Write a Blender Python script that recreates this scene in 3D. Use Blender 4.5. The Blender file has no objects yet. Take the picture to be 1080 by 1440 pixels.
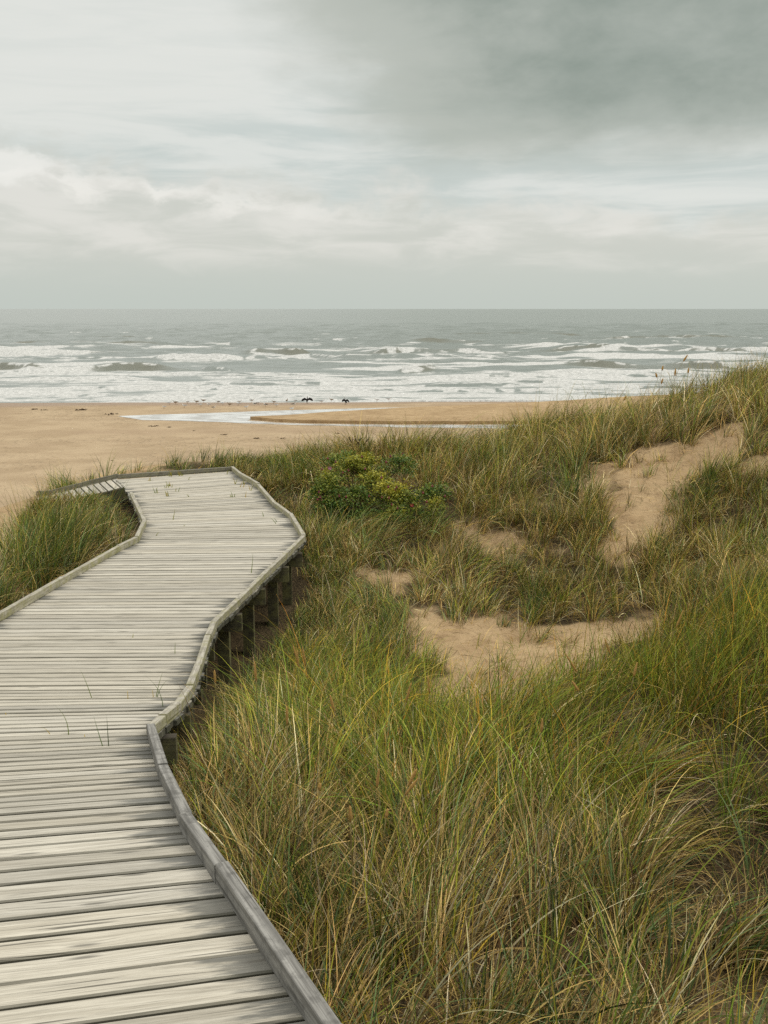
import bpy, bmesh, math, random
import numpy as np
from mathutils import Vector
random.seed(7)
rng = np.random.default_rng(11)
S = bpy.context.scene
COL = S.collection
F = 1400.0
PITCH = math.atan(286 / F)
CP, SP = math.cos(PITCH), math.sin(PITCH)
EYE = 1.7
SEA = -7.3

# ------------------------------------------------------------------ helpers
def tag(o, label, cat, group=None, kind=None):
    o['label'] = label
    o['category'] = cat
    if group: o['group'] = group
    if kind: o['kind'] = kind
    return o

def empty(name, loc=(0, 0, 0), rz=0.0):
    o = bpy.data.objects.new(name, None)
    o.location = loc
    o.rotation_euler = (0, 0, rz)
    COL.objects.link(o)
    return o

def mesh_obj(name, verts, faces, mat=None, parent=None, smooth=False):
    me = bpy.data.meshes.new(name)
    me.from_pydata([tuple(v) for v in verts], [], [tuple(f) for f in faces])
    me.update()
    if smooth:
        me.polygons.foreach_set('use_smooth', np.ones(len(me.polygons), dtype=bool))
    if mat:
        for m in (mat if isinstance(mat, (list, tuple)) else [mat]):
            me.materials.append(m)
    o = bpy.data.objects.new(name, me)
    COL.objects.link(o)
    if parent: o.parent = parent
    return o

def np_mesh(name, co, quads, mat, smooth=False):
    """co (N,3), quads (M,4)"""
    me = bpy.data.meshes.new(name)
    n, m = len(co), len(quads)
    me.vertices.add(n)
    me.vertices.foreach_set('co', np.ascontiguousarray(co, dtype=np.float32).ravel())
    me.loops.add(m * 4)
    me.loops.foreach_set('vertex_index', np.ascontiguousarray(quads, dtype=np.int32).ravel())
    me.polygons.add(m)
    me.polygons.foreach_set('loop_start', np.arange(0, m * 4, 4, dtype=np.int32))
    try:
        me.polygons.foreach_set('loop_total', np.full(m, 4, dtype=np.int32))
    except Exception:
        pass
    me.update(calc_edges=True)
    me.polygons.foreach_set('use_smooth', np.full(m, smooth, dtype=bool))
    me.materials.append(mat)
    o = bpy.data.objects.new(name, me)
    COL.objects.link(o)
    return o

def add_float(me, name, vals):
    a = me.attributes.new(name, 'FLOAT', 'POINT')
    a.data.foreach_set('value', np.ascontiguousarray(vals, dtype=np.float32).ravel())

def add_color(me, name, rgb):
    a = me.attributes.new(name, 'FLOAT_COLOR', 'POINT')
    c = np.ones((len(rgb), 4), dtype=np.float32)
    c[:, :3] = rgb
    a.data.foreach_set('color', c.ravel())

def sstep(a, b, x):
    t = np.clip((np.asarray(x, dtype=float) - a) / (b - a), 0, 1)
    return t * t * (3 - 2 * t)

_perm = rng.random((256, 256))
def vnoise(x, y):
    x = np.asarray(x, dtype=float); y = np.asarray(y, dtype=float)
    xi = np.floor(x).astype(int); yi = np.floor(y).astype(int)
    fx = x - xi; fy = y - yi
    fx = fx * fx * (3 - 2 * fx); fy = fy * fy * (3 - 2 * fy)
    g = lambda i, j: _perm[(i + j * 57) % 256, (j + i * 31) % 256]
    a = g(xi, yi) * (1 - fx) + g(xi + 1, yi) * fx
    b = g(xi, yi + 1) * (1 - fx) + g(xi + 1, yi + 1) * fx
    return a * (1 - fy) + b * fy

def fbm(x, y, o=4):
    s = 0; a = .5; t = 0
    for k in range(o):
        s = s + a * vnoise(x * 2 ** k + 13.7 * k, y * 2 ** k + 7.1 * k); t += a; a *= .5
    return s / t

def ray(px, py):
    u = (px - 540) / F; v = (720 - py) / F
    return np.array([u, CP + v * SP, -SP + v * CP])

def P(px, py, d):
    r = ray(px, py); r = r * (d / r[1])
    return np.array([r[0], r[1], EYE + r[2]])

def Pz(px, py, z):
    r = ray(px, py); r = r * ((z - EYE) / r[2])
    return np.array([r[0], r[1], z])

# ------------------------------------------------------------------ node helpers
class NT:
    def __init__(s, name, world=None):
        if world is None:
            s.mat = bpy.data.materials.new(name); s.mat.use_nodes = True
            s.t = s.mat.node_tree
        else:
            s.mat = world; world.use_nodes = True; s.t = world.node_tree
        s.t.nodes.clear()
    def n(s, typ, **kw):
        nd = s.t.nodes.new(typ)
        for k, v in kw.items():
            setattr(nd, k, v)
        return nd
    def link(s, a, b):
        s.t.links.new(a, b)
    def put(s, sock, v):
        if isinstance(v, bpy.types.NodeSocket): s.t.links.new(v, sock)
        elif isinstance(v, (tuple, list)) and len(v) == 3 and sock.type == 'RGBA': sock.default_value = (*v, 1)
        else: sock.default_value = v
    def math(s, op, a, b=None, c=None, clamp=False):
        nd = s.n('ShaderNodeMath', operation=op, use_clamp=clamp)
        s.put(nd.inputs[0], a)
        if b is not None: s.put(nd.inputs[1], b)
        if c is not None: s.put(nd.inputs[2], c)
        return nd.outputs[0]
    def ss(s, a, b, x):
        nd = s.n('ShaderNodeMapRange', interpolation_type='SMOOTHSTEP')
        s.put(nd.inputs['Value'], x); s.put(nd.inputs['From Min'], a); s.put(nd.inputs['From Max'], b)
        return nd.outputs[0]
    def mix(s, f, a, b, blend='MIX'):
        nd = s.n('ShaderNodeMix', data_type='RGBA', blend_type=blend)
        s.put(nd.inputs[0], f); s.put(nd.inputs[6], a); s.put(nd.inputs[7], b)
        return nd.outputs[2]
    def noise(s, vec, scale=5, detail=4, rough=.5, dist=0, lac=2.0):
        nd = s.n('ShaderNodeTexNoise')
        if vec is not None: s.link(vec, nd.inputs['Vector'])
        s.put(nd.inputs['Scale'], scale); nd.inputs['Detail'].default_value = detail
        nd.inputs['Roughness'].default_value = rough; nd.inputs['Distortion'].default_value = dist
        nd.inputs['Lacunarity'].default_value = lac
        return nd.outputs['Fac']
    def mapv(s, vec, scale=(1, 1, 1), loc=(0, 0, 0)):
        nd = s.n('ShaderNodeMapping')
        s.link(vec, nd.inputs['Vector']); nd.inputs['Scale'].default_value = scale; nd.inputs['Location'].default_value = loc
        return nd.outputs[0]
    def attr(s, name):
        return s.n('ShaderNodeAttribute', attribute_name=name)
    def bump(s, h, strength=.3, dist=.01, normal=None):
        nd = s.n('ShaderNodeBump')
        s.put(nd.inputs['Height'], h); nd.inputs['Strength'].default_value = strength; nd.inputs['Distance'].default_value = dist
        if normal is not None: s.link(normal, nd.inputs['Normal'])
        return nd.outputs[0]
    def out(s, sh):
        o = s.n('ShaderNodeOutputMaterial'); s.link(sh, o.inputs['Surface'])
        return s.mat
    def principled(s, col, rough=.8, spec=.3, normal=None):
        nd = s.n('ShaderNodeBsdfPrincipled')
        s.put(nd.inputs['Base Color'], col); s.put(nd.inputs['Roughness'], rough)
        s.put(nd.inputs['Specular IOR Level'], spec)
        if normal is not None: s.link(normal, nd.inputs['Normal'])
        return nd.outputs[0]

def simple_mat(name, col, rough=.8, spec=.2, var=.25, scale=30):
    t = NT(name)
    co = t.n('ShaderNodeTexCoord').outputs['Object']
    n = t.noise(co, scale, 3)
    c = t.mix(n, tuple(max(0, x * (1 - var)) for x in col), tuple(min(1, x * (1 + var)) for x in col))
    return t.out(t.principled(c, rough, spec))

# ------------------------------------------------------------------ materials
def mat_wood(name, light, mid, stain, lichen=0.0, stain_amt=1.0, deck=False):
    t = NT(name)
    uv = t.n('ShaderNodeUVMap', uv_map='grain').outputs[0]
    geo = t.n('ShaderNodeNewGeometry')
    rnd = geo.outputs['Random Per Island']
    edge = t.attr('edge').outputs['Fac']
    off = t.n('ShaderNodeCombineXYZ')
    t.link(t.math('MULTIPLY', rnd, 37.0), off.inputs[0]); t.link(t.math('MULTIPLY', rnd, 91.0), off.inputs[1])
    va = t.n('ShaderNodeVectorMath', operation='ADD'); t.link(uv, va.inputs[0]); t.link(off.outputs[0], va.inputs[1])
    v = va.outputs[0]
    # knots bend the grain
    vk = t.n('ShaderNodeTexVoronoi', feature='F1', voronoi_dimensions='2D'); t.link(t.mapv(v, (1.15, 7.5, 1)), vk.inputs['Vector']); vk.inputs['Scale'].default_value = 1.0
    kd = vk.outputs['Distance']
    knot = t.math('SUBTRACT', 1.0, t.ss(.015, .075, kd))
    bend = t.math('MULTIPLY', t.math('SUBTRACT', 1.0, t.ss(0.0, .35, kd)), .016)
    cb = t.n('ShaderNodeCombineXYZ'); t.link(bend, cb.inputs[1])
    vb = t.n('ShaderNodeVectorMath', operation='ADD'); t.link(v, vb.inputs[0]); t.link(cb.outputs[0], vb.inputs[1])
    v2 = vb.outputs[0]
    g1 = t.noise(t.mapv(v2, (2.4, 60, 1)), 1.0, 6, .66)
    g2 = t.noise(t.mapv(v2, (4, 170, 1)), 1.0, 5, .7)
    blot = t.noise(t.mapv(v2, (3.2, 26, 1)), 1.0, 6, .68)
    c = t.mix(t.ss(.36, .62, g1), mid, light)
    c = t.mix(t.math('MULTIPLY', t.ss(.47, .62, g2), .55), c, tuple(x * .55 for x in mid))
    tint = t.math('MULTIPLY_ADD', rnd, .30, .80)
    sc = t.n('ShaderNodeVectorMath', operation='SCALE'); t.link(c, sc.inputs[0]); t.link(tint, sc.inputs['Scale'])
    c = sc.outputs[0]
    warm = t.math('FRACT', t.math('MULTIPLY', rnd, 17.3))
    c = t.mix(t.math('MULTIPLY', warm, .35), c, (1.0, .95, .84), 'MULTIPLY')
    # black-grey damp staining that starts at the plank ends
    st = t.math('ADD', t.math('MULTIPLY', edge, .78 * stain_amt), t.math('MULTIPLY', t.math('SUBTRACT', blot, .5), .95))
    st = t.math('ADD', st, t.math('MULTIPLY', t.math('SUBTRACT', g1, .5), .3))
    st = t.ss(.42, .62, st)
    c = t.mix(t.math('MULTIPLY', st, .74), c, stain)
    # a few fine checks
    crk = t.noise(t.mapv(v2, (1.6, 85, 1), (3, 5, 0)), 1.0, 2, .4)
    c = t.mix(t.math('MULTIPLY', t.ss(.635, .675, crk), .7), c, (.05, .045, .035))
    c = t.mix(t.math('MULTIPLY', knot, .75), c, tuple(x * .28 for x in mid))
    if not deck:
        wco = t.n('ShaderNodeTexCoord').outputs['Object']
        bl = t.noise(wco, 16, 6, .7)
        c = t.mix(t.math('MULTIPLY', t.ss(.48, .62, bl), .5), c, tuple(x * .45 for x in mid))
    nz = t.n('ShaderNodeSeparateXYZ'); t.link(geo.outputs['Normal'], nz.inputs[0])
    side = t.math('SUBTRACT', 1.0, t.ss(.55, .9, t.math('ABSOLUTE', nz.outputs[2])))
    if lichen > 0:
        co = t.n('ShaderNodeTexCoord').outputs['Object']
        ln = t.noise(co, 11, 5, .65)
        c = t.mix(t.math('MULTIPLY', t.ss(.47, .66, ln), lichen), c, (.34, .32, .13))
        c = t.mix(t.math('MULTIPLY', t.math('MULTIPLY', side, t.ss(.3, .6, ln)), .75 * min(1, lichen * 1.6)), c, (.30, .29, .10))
    else:
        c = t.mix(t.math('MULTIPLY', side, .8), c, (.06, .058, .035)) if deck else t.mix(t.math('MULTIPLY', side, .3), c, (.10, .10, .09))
    h = t.math('ADD', t.math('MULTIPLY', g1, .6), t.math('MULTIPLY', g2, .4))
    return t.out(t.principled(c, .82, .2, t.bump(h, .6, .006)))

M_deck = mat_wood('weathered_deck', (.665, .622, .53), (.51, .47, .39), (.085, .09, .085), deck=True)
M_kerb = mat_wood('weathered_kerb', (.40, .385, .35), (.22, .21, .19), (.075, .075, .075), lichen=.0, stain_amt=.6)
M_kerbg = mat_wood('grey_kerb', (.30, .28, .23), (.19, .175, .14), (.08, .08, .075), lichen=.12, stain_amt=.5)
M_kerbl = mat_wood('lichened_kerb', (.58, .54, .45), (.40, .365, .29), (.12, .12, .10), lichen=.38, stain_amt=.4)
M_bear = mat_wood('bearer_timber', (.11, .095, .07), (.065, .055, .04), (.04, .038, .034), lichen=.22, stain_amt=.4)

def mat_sand():
    t = NT('dune_sand')
    co = t.n('ShaderNodeTexCoord').outputs['Object']
    lit = t.attr('litter').outputs['Fac']; wet = t.attr('wet').outputs['Fac']
    far = t.attr('far').outputs['Fac']
    n1 = t.noise(co, .35, 4, .55); n2 = t.noise(co, 3.0, 5, .6); n3 = t.noise(co, 150, 3, .7)
    c = t.mix(t.ss(.35, .65, n1), (.46, .342, .212), (.565, .432, .275))
    c = t.mix(t.math('MULTIPLY', t.ss(.5, .75, n2), .22), c, (.43, .305, .19))
    c = t.mix(t.math('MULTIPLY', n3, .4), c, t.mix(.5, c, (.24, .165, .10)))
    damp = t.noise(t.mapv(co, (.05, .16, 1)), 1.0, 5, .6)
    c = t.mix(t.math('MULTIPLY', t.math('MULTIPLY', t.ss(.46, .66, damp), far), .5), c, (.40, .285, .185))
    # old footprints, dark dimples and scattered bits on the beach
    v = t.n('ShaderNodeTexVoronoi', voronoi_dimensions='2D'); t.link(t.mapv(co, (1.3, 1.0, 1)), v.inputs['Vector']); v.inputs['Scale'].default_value = 1.0
    dim = t.math('SUBTRACT', 1.0, t.ss(.08, .42, v.outputs['Distance']))
    trod = t.ss(.40, .58, t.noise(co, .13, 3))
    dimf = t.math('MULTIPLY', t.math('MULTIPLY', dim, trod), far)
    n4 = t.noise(co, 7.0, 4, .65)
    c = t.mix(t.math('MULTIPLY', t.math('MULTIPLY', t.ss(.55, .68, n4), far), .6), c, (.27, .18, .11))
    # streaks of old debris in the bare dune sand
    deb = t.math('MULTIPLY', t.ss(.54, .66, t.noise(co, 11, 6, .72, .8)), t.math('SUBTRACT', 1.0, far))
    c = t.mix(t.math('MULTIPLY', deb, .6), c, (.16, .11, .062))
    nearw = t.math('SUBTRACT', 1.0, far)
    n6 = t.noise(co, 1.7, 6, .68, .4)
    c = t.mix(t.math('MULTIPLY', t.math('MULTIPLY', t.ss(.46, .66, n6), nearw), .6), c, (.30, .205, .12))
    c = t.mix(t.math('MULTIPLY', nearw, .8), c, (1.0, .93, .80), 'MULTIPLY')
    # thatch of dead leaves under the grass, its dark tone painting shade between tufts
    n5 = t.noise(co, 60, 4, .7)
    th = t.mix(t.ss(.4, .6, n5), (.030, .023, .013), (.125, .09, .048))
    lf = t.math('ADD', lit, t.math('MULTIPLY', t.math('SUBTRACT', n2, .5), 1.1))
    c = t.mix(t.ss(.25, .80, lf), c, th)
    c = t.mix(wet, c, (.33, .23, .155))
    rough = t.math('MULTIPLY_ADD', wet, -.45, .95)
    h = t.math('ADD', t.math('MULTIPLY', n2, 1.5), t.math('MULTIPLY', n3, .05))
    h = t.math('ADD', h, t.math('MULTIPLY', n4, .6))
    h = t.math('SUBTRACT', h, t.math('MULTIPLY', dimf, 2.0))
    return t.out(t.principled(c, rough, t.math('MULTIPLY_ADD', wet, .25, .1), t.bump(h, .9, .07)))
M_sand = mat_sand()

def mat_grass():
    t = NT('marram_leaf')
    c = t.attr('col').outputs['Color']
    d = t.n('ShaderNodeBsdfPrincipled'); t.link(c, d.inputs['Base Color']); d.inputs['Roughness'].default_value = .55
    d.inputs['Specular IOR Level'].default_value = .07
    tr = t.n('ShaderNodeBsdfTranslucent'); t.link(c, tr.inputs['Color'])
    m = t.n('ShaderNodeMixShader'); m.inputs[0].default_value = .18
    t.link(d.outputs[0], m.inputs[1]); t.link(tr.outputs[0], m.inputs[2])
    return t.out(m.outputs[0])
M_grass = mat_grass()

def mat_sea():
    t = NT('sea_water')
    co = t.n('ShaderNodeTexCoord').outputs['Object']
    foam = t.attr('foam').outputs['Fac']; face = t.attr('face').outputs['Fac']
    n1 = t.noise(t.mapv(co, (.55, 1.0, 1)), 1.0, 5, .65)
    n2 = t.noise(t.mapv(co, (.10, .32, 1)), 1.0, 5, .6)
    f = t.math('ADD', foam, t.math('MULTIPLY', t.math('SUBTRACT', n1, .5), .75))
    f = t.math('ADD', f, t.math('MULTIPLY', t.math('SUBTRACT', n2, .5), .7))
    f = t.ss(.36, .84, f)
    wc = t.mix(t.math('MULTIPLY', face, 1.0), (.245, .272, .243), (.165, .162, .11))
    nb = t.noise(t.mapv(co, (.45, 1.1, 1)), 1.0, 6, .65)
    nrm = t.bump(nb, .7, .55)
    w = t.principled(wc, .26, .5, nrm)
    fn = t.noise(co, 2.2, 4, .7)
    fc = t.mix(t.ss(.3, .7, fn), (.52, .52, .49), (.80, .79, .75))
    fo = t.principled(fc, .9, .1, t.bump(fn, .8, .3))
    m = t.n('ShaderNodeMixShader'); t.link(f, m.inputs[0]); t.link(w, m.inputs[1]); t.link(fo, m.inputs[2])
    return t.out(m.outputs[0])
M_sea = mat_sea()

def mat_stream():
    t = NT('stream_water')
    co = t.n('ShaderNodeTexCoord').outputs['Object']
    n = t.noise(t.mapv(co, (.5, 1.2, 1)), 1.0, 5, .65)
    f = t.ss(.40, .58, n)
    c = t.mix(f, (.42, .40, .36), (.80, .80, .77))  # near-white base colour carries the sky's reflection as well as foam
    return t.out(t.principled(c, .2, .5, t.bump(n, .6, .12)))
M_stream = mat_stream()

# ------------------------------------------------------------------ deck profile
PR_T = np.array([-20, 2.7, 2.99, 3.3, 4.64, 6.01, 7.2, 8.2, 40])
PR_Z = np.array([0, 0, -.035, -.09, -.413, -.685, -.77, -.785, -.785])
def zdeck(x, d):
    k = 1 - sstep(3, 6.5, d)
    t = d - .18 * (np.clip(x, -4, 2) + 1.26) * k
    return np.interp(t, PR_T, PR_Z)

def on_deck(px, py, dz=0.0):
    z = -.4
    for _ in range(60):
        p = Pz(px, py, z)
        z = .5 * z + .5 * (float(zdeck(p[0], p[1])) + dz)
    p = Pz(px, py, z)
    return p

R_near = [(430, 1439, 0), (303, 1243, 0), (253.5, 1168, 0), (222, 1095, 0), (206, 1030, 0.02)]
KT = .064
R_far = [(222, 1005, KT), (242, 989, KT), (262, 963, KT), (274, 934, KT), (288, 892, KT), (297, 872, KT), (331, 841, KT), (362, 811, KT),
         (408, 768, KT), (424, 752.5, KT), (406, 722, KT), (384, 706, KT), (361, 680, KT), (337, 666, KT), (324.5, 656, KT)]
L_px = [(6, 860, KT), (91, 811, KT), (169, 767, KT), (195, 754.5, KT), (206, 731, KT), (187, 692, KT)]
right = [on_deck(*q)[:2] for q in R_near + R_far]
d0 = right[1] - right[0]; d0 = d0 / np.linalg.norm(d0)
right = [right[0] - d0 * 4.5] + right
left = [np.array(q) for q in [(0.2, -2.4), (-1.15, -.2), (-2.85, 2.8), (-3.12, 4.4), (-3.28, 6.2)]] + [on_deck(*q)[:2] for q in L_px]
BL = on_deck(165, 667, KT)[:2]; BR = on_deck(324.5, 656, KT)[:2]
LJ = on_deck(179, 684, .0)[:2]
left = left + [LJ, BL]
right = np.array(right); left = np.array(left)

def seg_int(p, dr, a, b):
    e = b - a
    den = dr[0] * e[1] - dr[1] * e[0]
    if abs(den) < 1e-9: return None
    q = a - p
    t = (q[0] * e[1] - q[1] * e[0]) / den
    s = (q[0] * dr[1] - q[1] * dr[0]) / den
    return (t, s)
def hit(p, dr, poly, sign):
    best = None
    for i in range(len(poly) - 1):
        r = seg_int(p, dr, poly[i], poly[i + 1])
        if r and -1e-6 <= r[1] <= 1 + 1e-6 and r[0] * sign > 0:
            if best is None or abs(r[0]) < abs(best): best = r[0]
    return best
deck_poly = np.vstack([right, BR[None], left[::-1]])
def inside(poly, x, y):
    x = np.asarray(x); y = np.asarray(y)
    r = np.zeros(x.shape, dtype=bool)
    n = len(poly)
    for i in range(n):
        x0, y0 = poly[i]; x1, y1 = poly[(i + 1) % n]
        c = ((y0 > y) != (y1 > y))
        xx = (x1 - x0) * (y - y0) / ((y1 - y0) if abs(y1 - y0) > 1e-12 else 1e-12) + x0
        r ^= c & (x < xx)
    return r
def dist_poly(poly, x, y, closed=True):
    x = np.asarray(x, dtype=float); y = np.asarray(y, dtype=float)
    best = np.full(x.shape, 1e9)
    n = len(poly)
    for i in range(n if closed else n - 1):
        a = poly[i]; b = poly[(i + 1) % n]
        e = b - a; L = max(e @ e, 1e-12)
        t = np.clip(((x - a[0]) * e[0] + (y - a[1]) * e[1]) / L, 0, 1)
        best = np.minimum(best, np.hypot(x - a[0] - t * e[0], y - a[1] - t * e[1]))
    return best

# ------------------------------------------------------------------ terrain
ctrl_px = [(540, 1200, 4.6), (300, 1110, 5.1), (1000, 1150, 4.8), (1080, 950, 6.6), (800, 1020, 6.6), (560, 1050, 6.3), (400, 1000, 7.5),
           (335, 992, 7.75), (420, 842, 10.5), (720, 920, 9.2), (600, 880, 9.9), (880, 880, 10.0), (1080, 840, 9.5), (980, 780, 11.5), (1080, 700, 12.5),
           (1080, 610, 14.2), (1080, 569, 15.5), (1000, 700, 12.8), (830, 790, 11.6), (900, 700, 13.3), (1040, 610, 14.4), (960, 600, 15.6),
           (880, 612, 15.6), (800, 648, 15.0), (700, 760, 12.2), (600, 780, 11.6), (500, 800, 11.0), (430, 795, 11.3), (450, 725, 13.0),
           (540, 725, 13.0), (650, 690, 13.8), (540, 658, 15.3), (700, 652, 15.5), (400, 672, 15.5), (345, 690, 14.5), (260, 656, 16.4),
           (100, 770, 11.3), (10, 850, 9.0), (180, 765, 11.2), (150, 705, 13.5), (60, 720, 13.0), (5, 745, 12.5), (90, 690, 15.6), (200, 660, 16.3)]
ctrl = [P(*q) for q in ctrl_px] + [np.array(q) for q in [(-1, 0, -.6), (-2, 2, -.6), (0, 1, -.6), (1.5, 1, -.7), (3, 1, -.5), (5, 2, -.35), (.3, 3.1, -.85),
        (1.5, 2.9, -.8), (3, 3.6, -.65), (-1.6, 4.5, -.9), (-2.3, 7, -1.2), (-2, 10, -1.2), (-4.4, 4, -.75), (-4.5, 7, -.95), (-3, 14.5, -1.0), (-5, -2, -.6), (4, -3, -.6)]]
ctrl = np.array(ctrl)
def _tps(r2): return np.where(r2 > 1e-12, .5 * r2 * np.log(np.maximum(r2, 1e-12)), 0)
_n = len(ctrl)
_A = np.zeros((_n + 3, _n + 3))
_d2 = ((ctrl[:, None, :2] - ctrl[None, :, :2]) ** 2).sum(-1)
_A[:_n, :_n] = _tps(_d2) + np.eye(_n) * .25
_A[:_n, _n] = 1; _A[:_n, _n + 1:] = ctrl[:, :2]
_A[_n, :_n] = 1; _A[_n + 1:, :_n] = ctrl[:, :2].T
_W = np.linalg.solve(_A, np.concatenate([ctrl[:, 2], np.zeros(3)]))
def rbf(x, d):
    out = np.zeros(x.shape)
    for i in range(_n):
        out += _W[i] * _tps((x - ctrl[i, 0]) ** 2 + (d - ctrl[i, 1]) ** 2)
    return out + _W[_n] + _W[_n + 1] * x + _W[_n + 2] * d

def shore_d(x):
    return 97 + 2.2 * np.sin(x * .07 + 1) + 1.2 * np.sin(x * .19) + np.clip(x - 8, 0, 60) * .12
PATH0 = (LJ + BL) / 2
def beach_z(x, d):
    z = np.interp(d, [14, 22, 30, 45, 66, 90, 97, 115], [-3.4, -5.0, -5.6, -6.3, -7.06, -7.09, -7.25, -8.4])
    z = z - np.clip(d - shore_d(x), -6, 20) * .012
    return z + .10 * (fbm(x * .12, d * .12) - .5) * sstep(66, 40, d)

patches = []
def sandmask_raw(x, d):
    return sandmask(x, d) if patches else 0.0

def H(x, d):
    x = np.asarray(x, dtype=float); d = np.asarray(d, dtype=float)
    xc = np.clip(x, -6.2, 6.4) + .25 * np.tanh((x - np.clip(x, -6.2, 6.4)) * .3); dc = np.clip(d, -2.5, 16.2)
    z = rbf(xc, dc)
    z = z + .16 * (fbm(x * .9 + 5, d * .9) - .5) + .06 * (fbm(x * 3 + 5, d * 3) - .5)
    s0 = np.interp(x, [-9, -6.4, -5.3, -4.2, 2, 7], [7.5, 9.5, 15.6, 16.6, 16.8, 17.6])
    w = sstep(0, 1, (d - s0) / 8.0)
    z = z * (1 - w) + beach_z(x, d) * w
    z = z + .13 * (fbm(x * 4.5 + 3, d * 4.5 + 8, 3) - .5) * sandmask_raw(x, d)
    # keep the ground under the planks
    m = inside(deck_poly, x, d)
    near = dist_poly(deck_poly, x, d)
    lim = zdeck(x, d) - .30 - .22 * sstep(4, 6, d) * sstep(12, 10, d)
    k = np.where(m, 1.0, sstep(.35, .05, near))
    z = np.where((z > lim), z * (1 - k) + lim * k, z)
    return z

def on_ground(px, py, lo=2.0, hi=60):
    ds = np.concatenate([np.arange(lo, 20, .03), np.arange(20, hi, .2)])
    r = ray(px, py)
    X = r[0] / r[1] * ds; Z = EYE + r[2] / r[1] * ds
    g = H(X, ds)
    i = np.argmax(Z < g)
    if not (Z < g).any(): i = len(ds) - 1
    return np.array([X[i], ds[i], g[i]])

# bare-sand patches of the dune
patch_px = [
    [(585, 880), (640, 868), (700, 872), (760, 880), (815, 878), (905, 876), (925, 890), (850, 905), (815, 925), (775, 955), (730, 985), (650, 995), (600, 985), (640, 940), (590, 905)],
    [(470, 822), (530, 806), (575, 806), (560, 826), (500, 832)],
    [(828, 785), (848, 766), (853, 712), (881, 690), (869, 668), (897, 638), (925, 624), (960, 624), (992, 613), (1040, 598), (1052, 612), (1034, 640), (1012, 664), (966, 676), (950, 702), (936, 724), (928, 752), (892, 770), (853, 792)],
    [(805, 690), (845, 655), (868, 650), (850, 680), (825, 700)],
    [(675, 772), (705, 755), (720, 760), (700, 778)],
    [(1045, 660), (1080, 640), (1100, 640), (1085, 668)],
]
_pt = [np.array([on_ground(*q)[:2] for q in pp]) for pp in patch_px]
patches = _pt
def sandmask(x, d):
    m = np.zeros(np.shape(x))
    wob = (fbm(x * 2.4, d * 2.4) - .5) * 1.15
    for p in patches:
        dd = dist_poly(p, x, d); ins = inside(p, x, d)
        s = np.where(ins, dd, -dd) + wob * .55
        m = np.maximum(m, sstep(-.22, .10, s))
    return m * sstep(.35, 1.0, dist_poly(deck_poly, x, d))

def cover(x, d):
    """where marram grows, 0..1"""
    c = 1 - sandmask(x, d) * .95
    edge = np.interp(x, [-9, -6.6, -5.6, -4.9, -4.2, -3.2, 0, 4, 7], [7.0, 9.3, 14.6, 15.6, 16.3, 16.9, 17.0, 17.4, 17.8])
    edge = edge + (fbm(x * 1.1 + 40, d * .2) - .5) * 1.0
    c = c * sstep(0.5, -.5, d - edge)
    lb = np.interp(d, [7.5, 8.8, 10, 13, 15, 16.5], [-7, -4.1, -4.05, -4.75, -5.0, -4.5]) + (fbm(d * 1.3, x * .5 + 9) - .5) * .8
    return c * sstep(-.25, .25, x - lb)

xs = np.concatenate([-np.geomspace(90, 8.6, 34), np.arange(-8.4, 9.6, .11), np.geomspace(9.8, 90, 34)])
ds = np.concatenate([np.arange(-7, 20, .11), np.geomspace(20.2, 78, 90), np.arange(78.8, 112, .8), [118, 130]])
XX, DD = np.meshgrid(xs, ds)
ZZ = H(XX, DD)
co = np.stack([XX, DD, ZZ], -1).reshape(-1, 3)
nx, ny = len(xs), len(ds)
idx = np.arange(nx * ny).reshape(ny, nx)
quads = np.stack([idx[:-1, :-1], idx[:-1, 1:], idx[1:, 1:], idx[1:, :-1]], -1).reshape(-1, 4)
ground = np_mesh('ground', co, quads, M_sand, True)
tag(ground, 'sandy dunes running down to the wide tan beach', 'ground', kind='structure')
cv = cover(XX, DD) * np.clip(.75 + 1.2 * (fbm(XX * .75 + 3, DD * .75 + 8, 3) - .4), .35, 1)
cv = np.maximum(cv, .95 * sstep(.9, .4, dist_poly(deck_poly, XX, DD)) * (DD < 14) * (XX > -2.6) * (DD > 2))  # dark thatch tone also painted under and beside the deck, as shade
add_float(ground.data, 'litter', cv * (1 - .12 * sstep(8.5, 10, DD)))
wet = sstep(-7, -1.5, DD - shore_d(XX)) * .85
add_float(ground.data, 'wet', wet)
_i0 = int(np.argmin(np.abs(xs + 8.4))); _nxr = len(np.arange(-8.4, 9.6, .11)); _nyr = len(np.arange(-7, 20, .11))
_ZG = ZZ[:_nyr, _i0:_i0 + _nxr]
def Hf(x, d):
    u = np.clip((np.asarray(x) + 8.4) / .11, 0, _nxr - 1.001); v = np.clip((np.asarray(d) + 7) / .11, 0, _nyr - 1.001)
    i = u.astype(int); j = v.astype(int); fu = u - i; fv = v - j
    return (_ZG[j, i] * (1 - fu) + _ZG[j, i + 1] * fu) * (1 - fv) + (_ZG[j + 1, i] * (1 - fu) + _ZG[j + 1, i + 1] * fu) * fv
add_float(ground.data, 'far', sstep(16, 24, DD))

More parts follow.
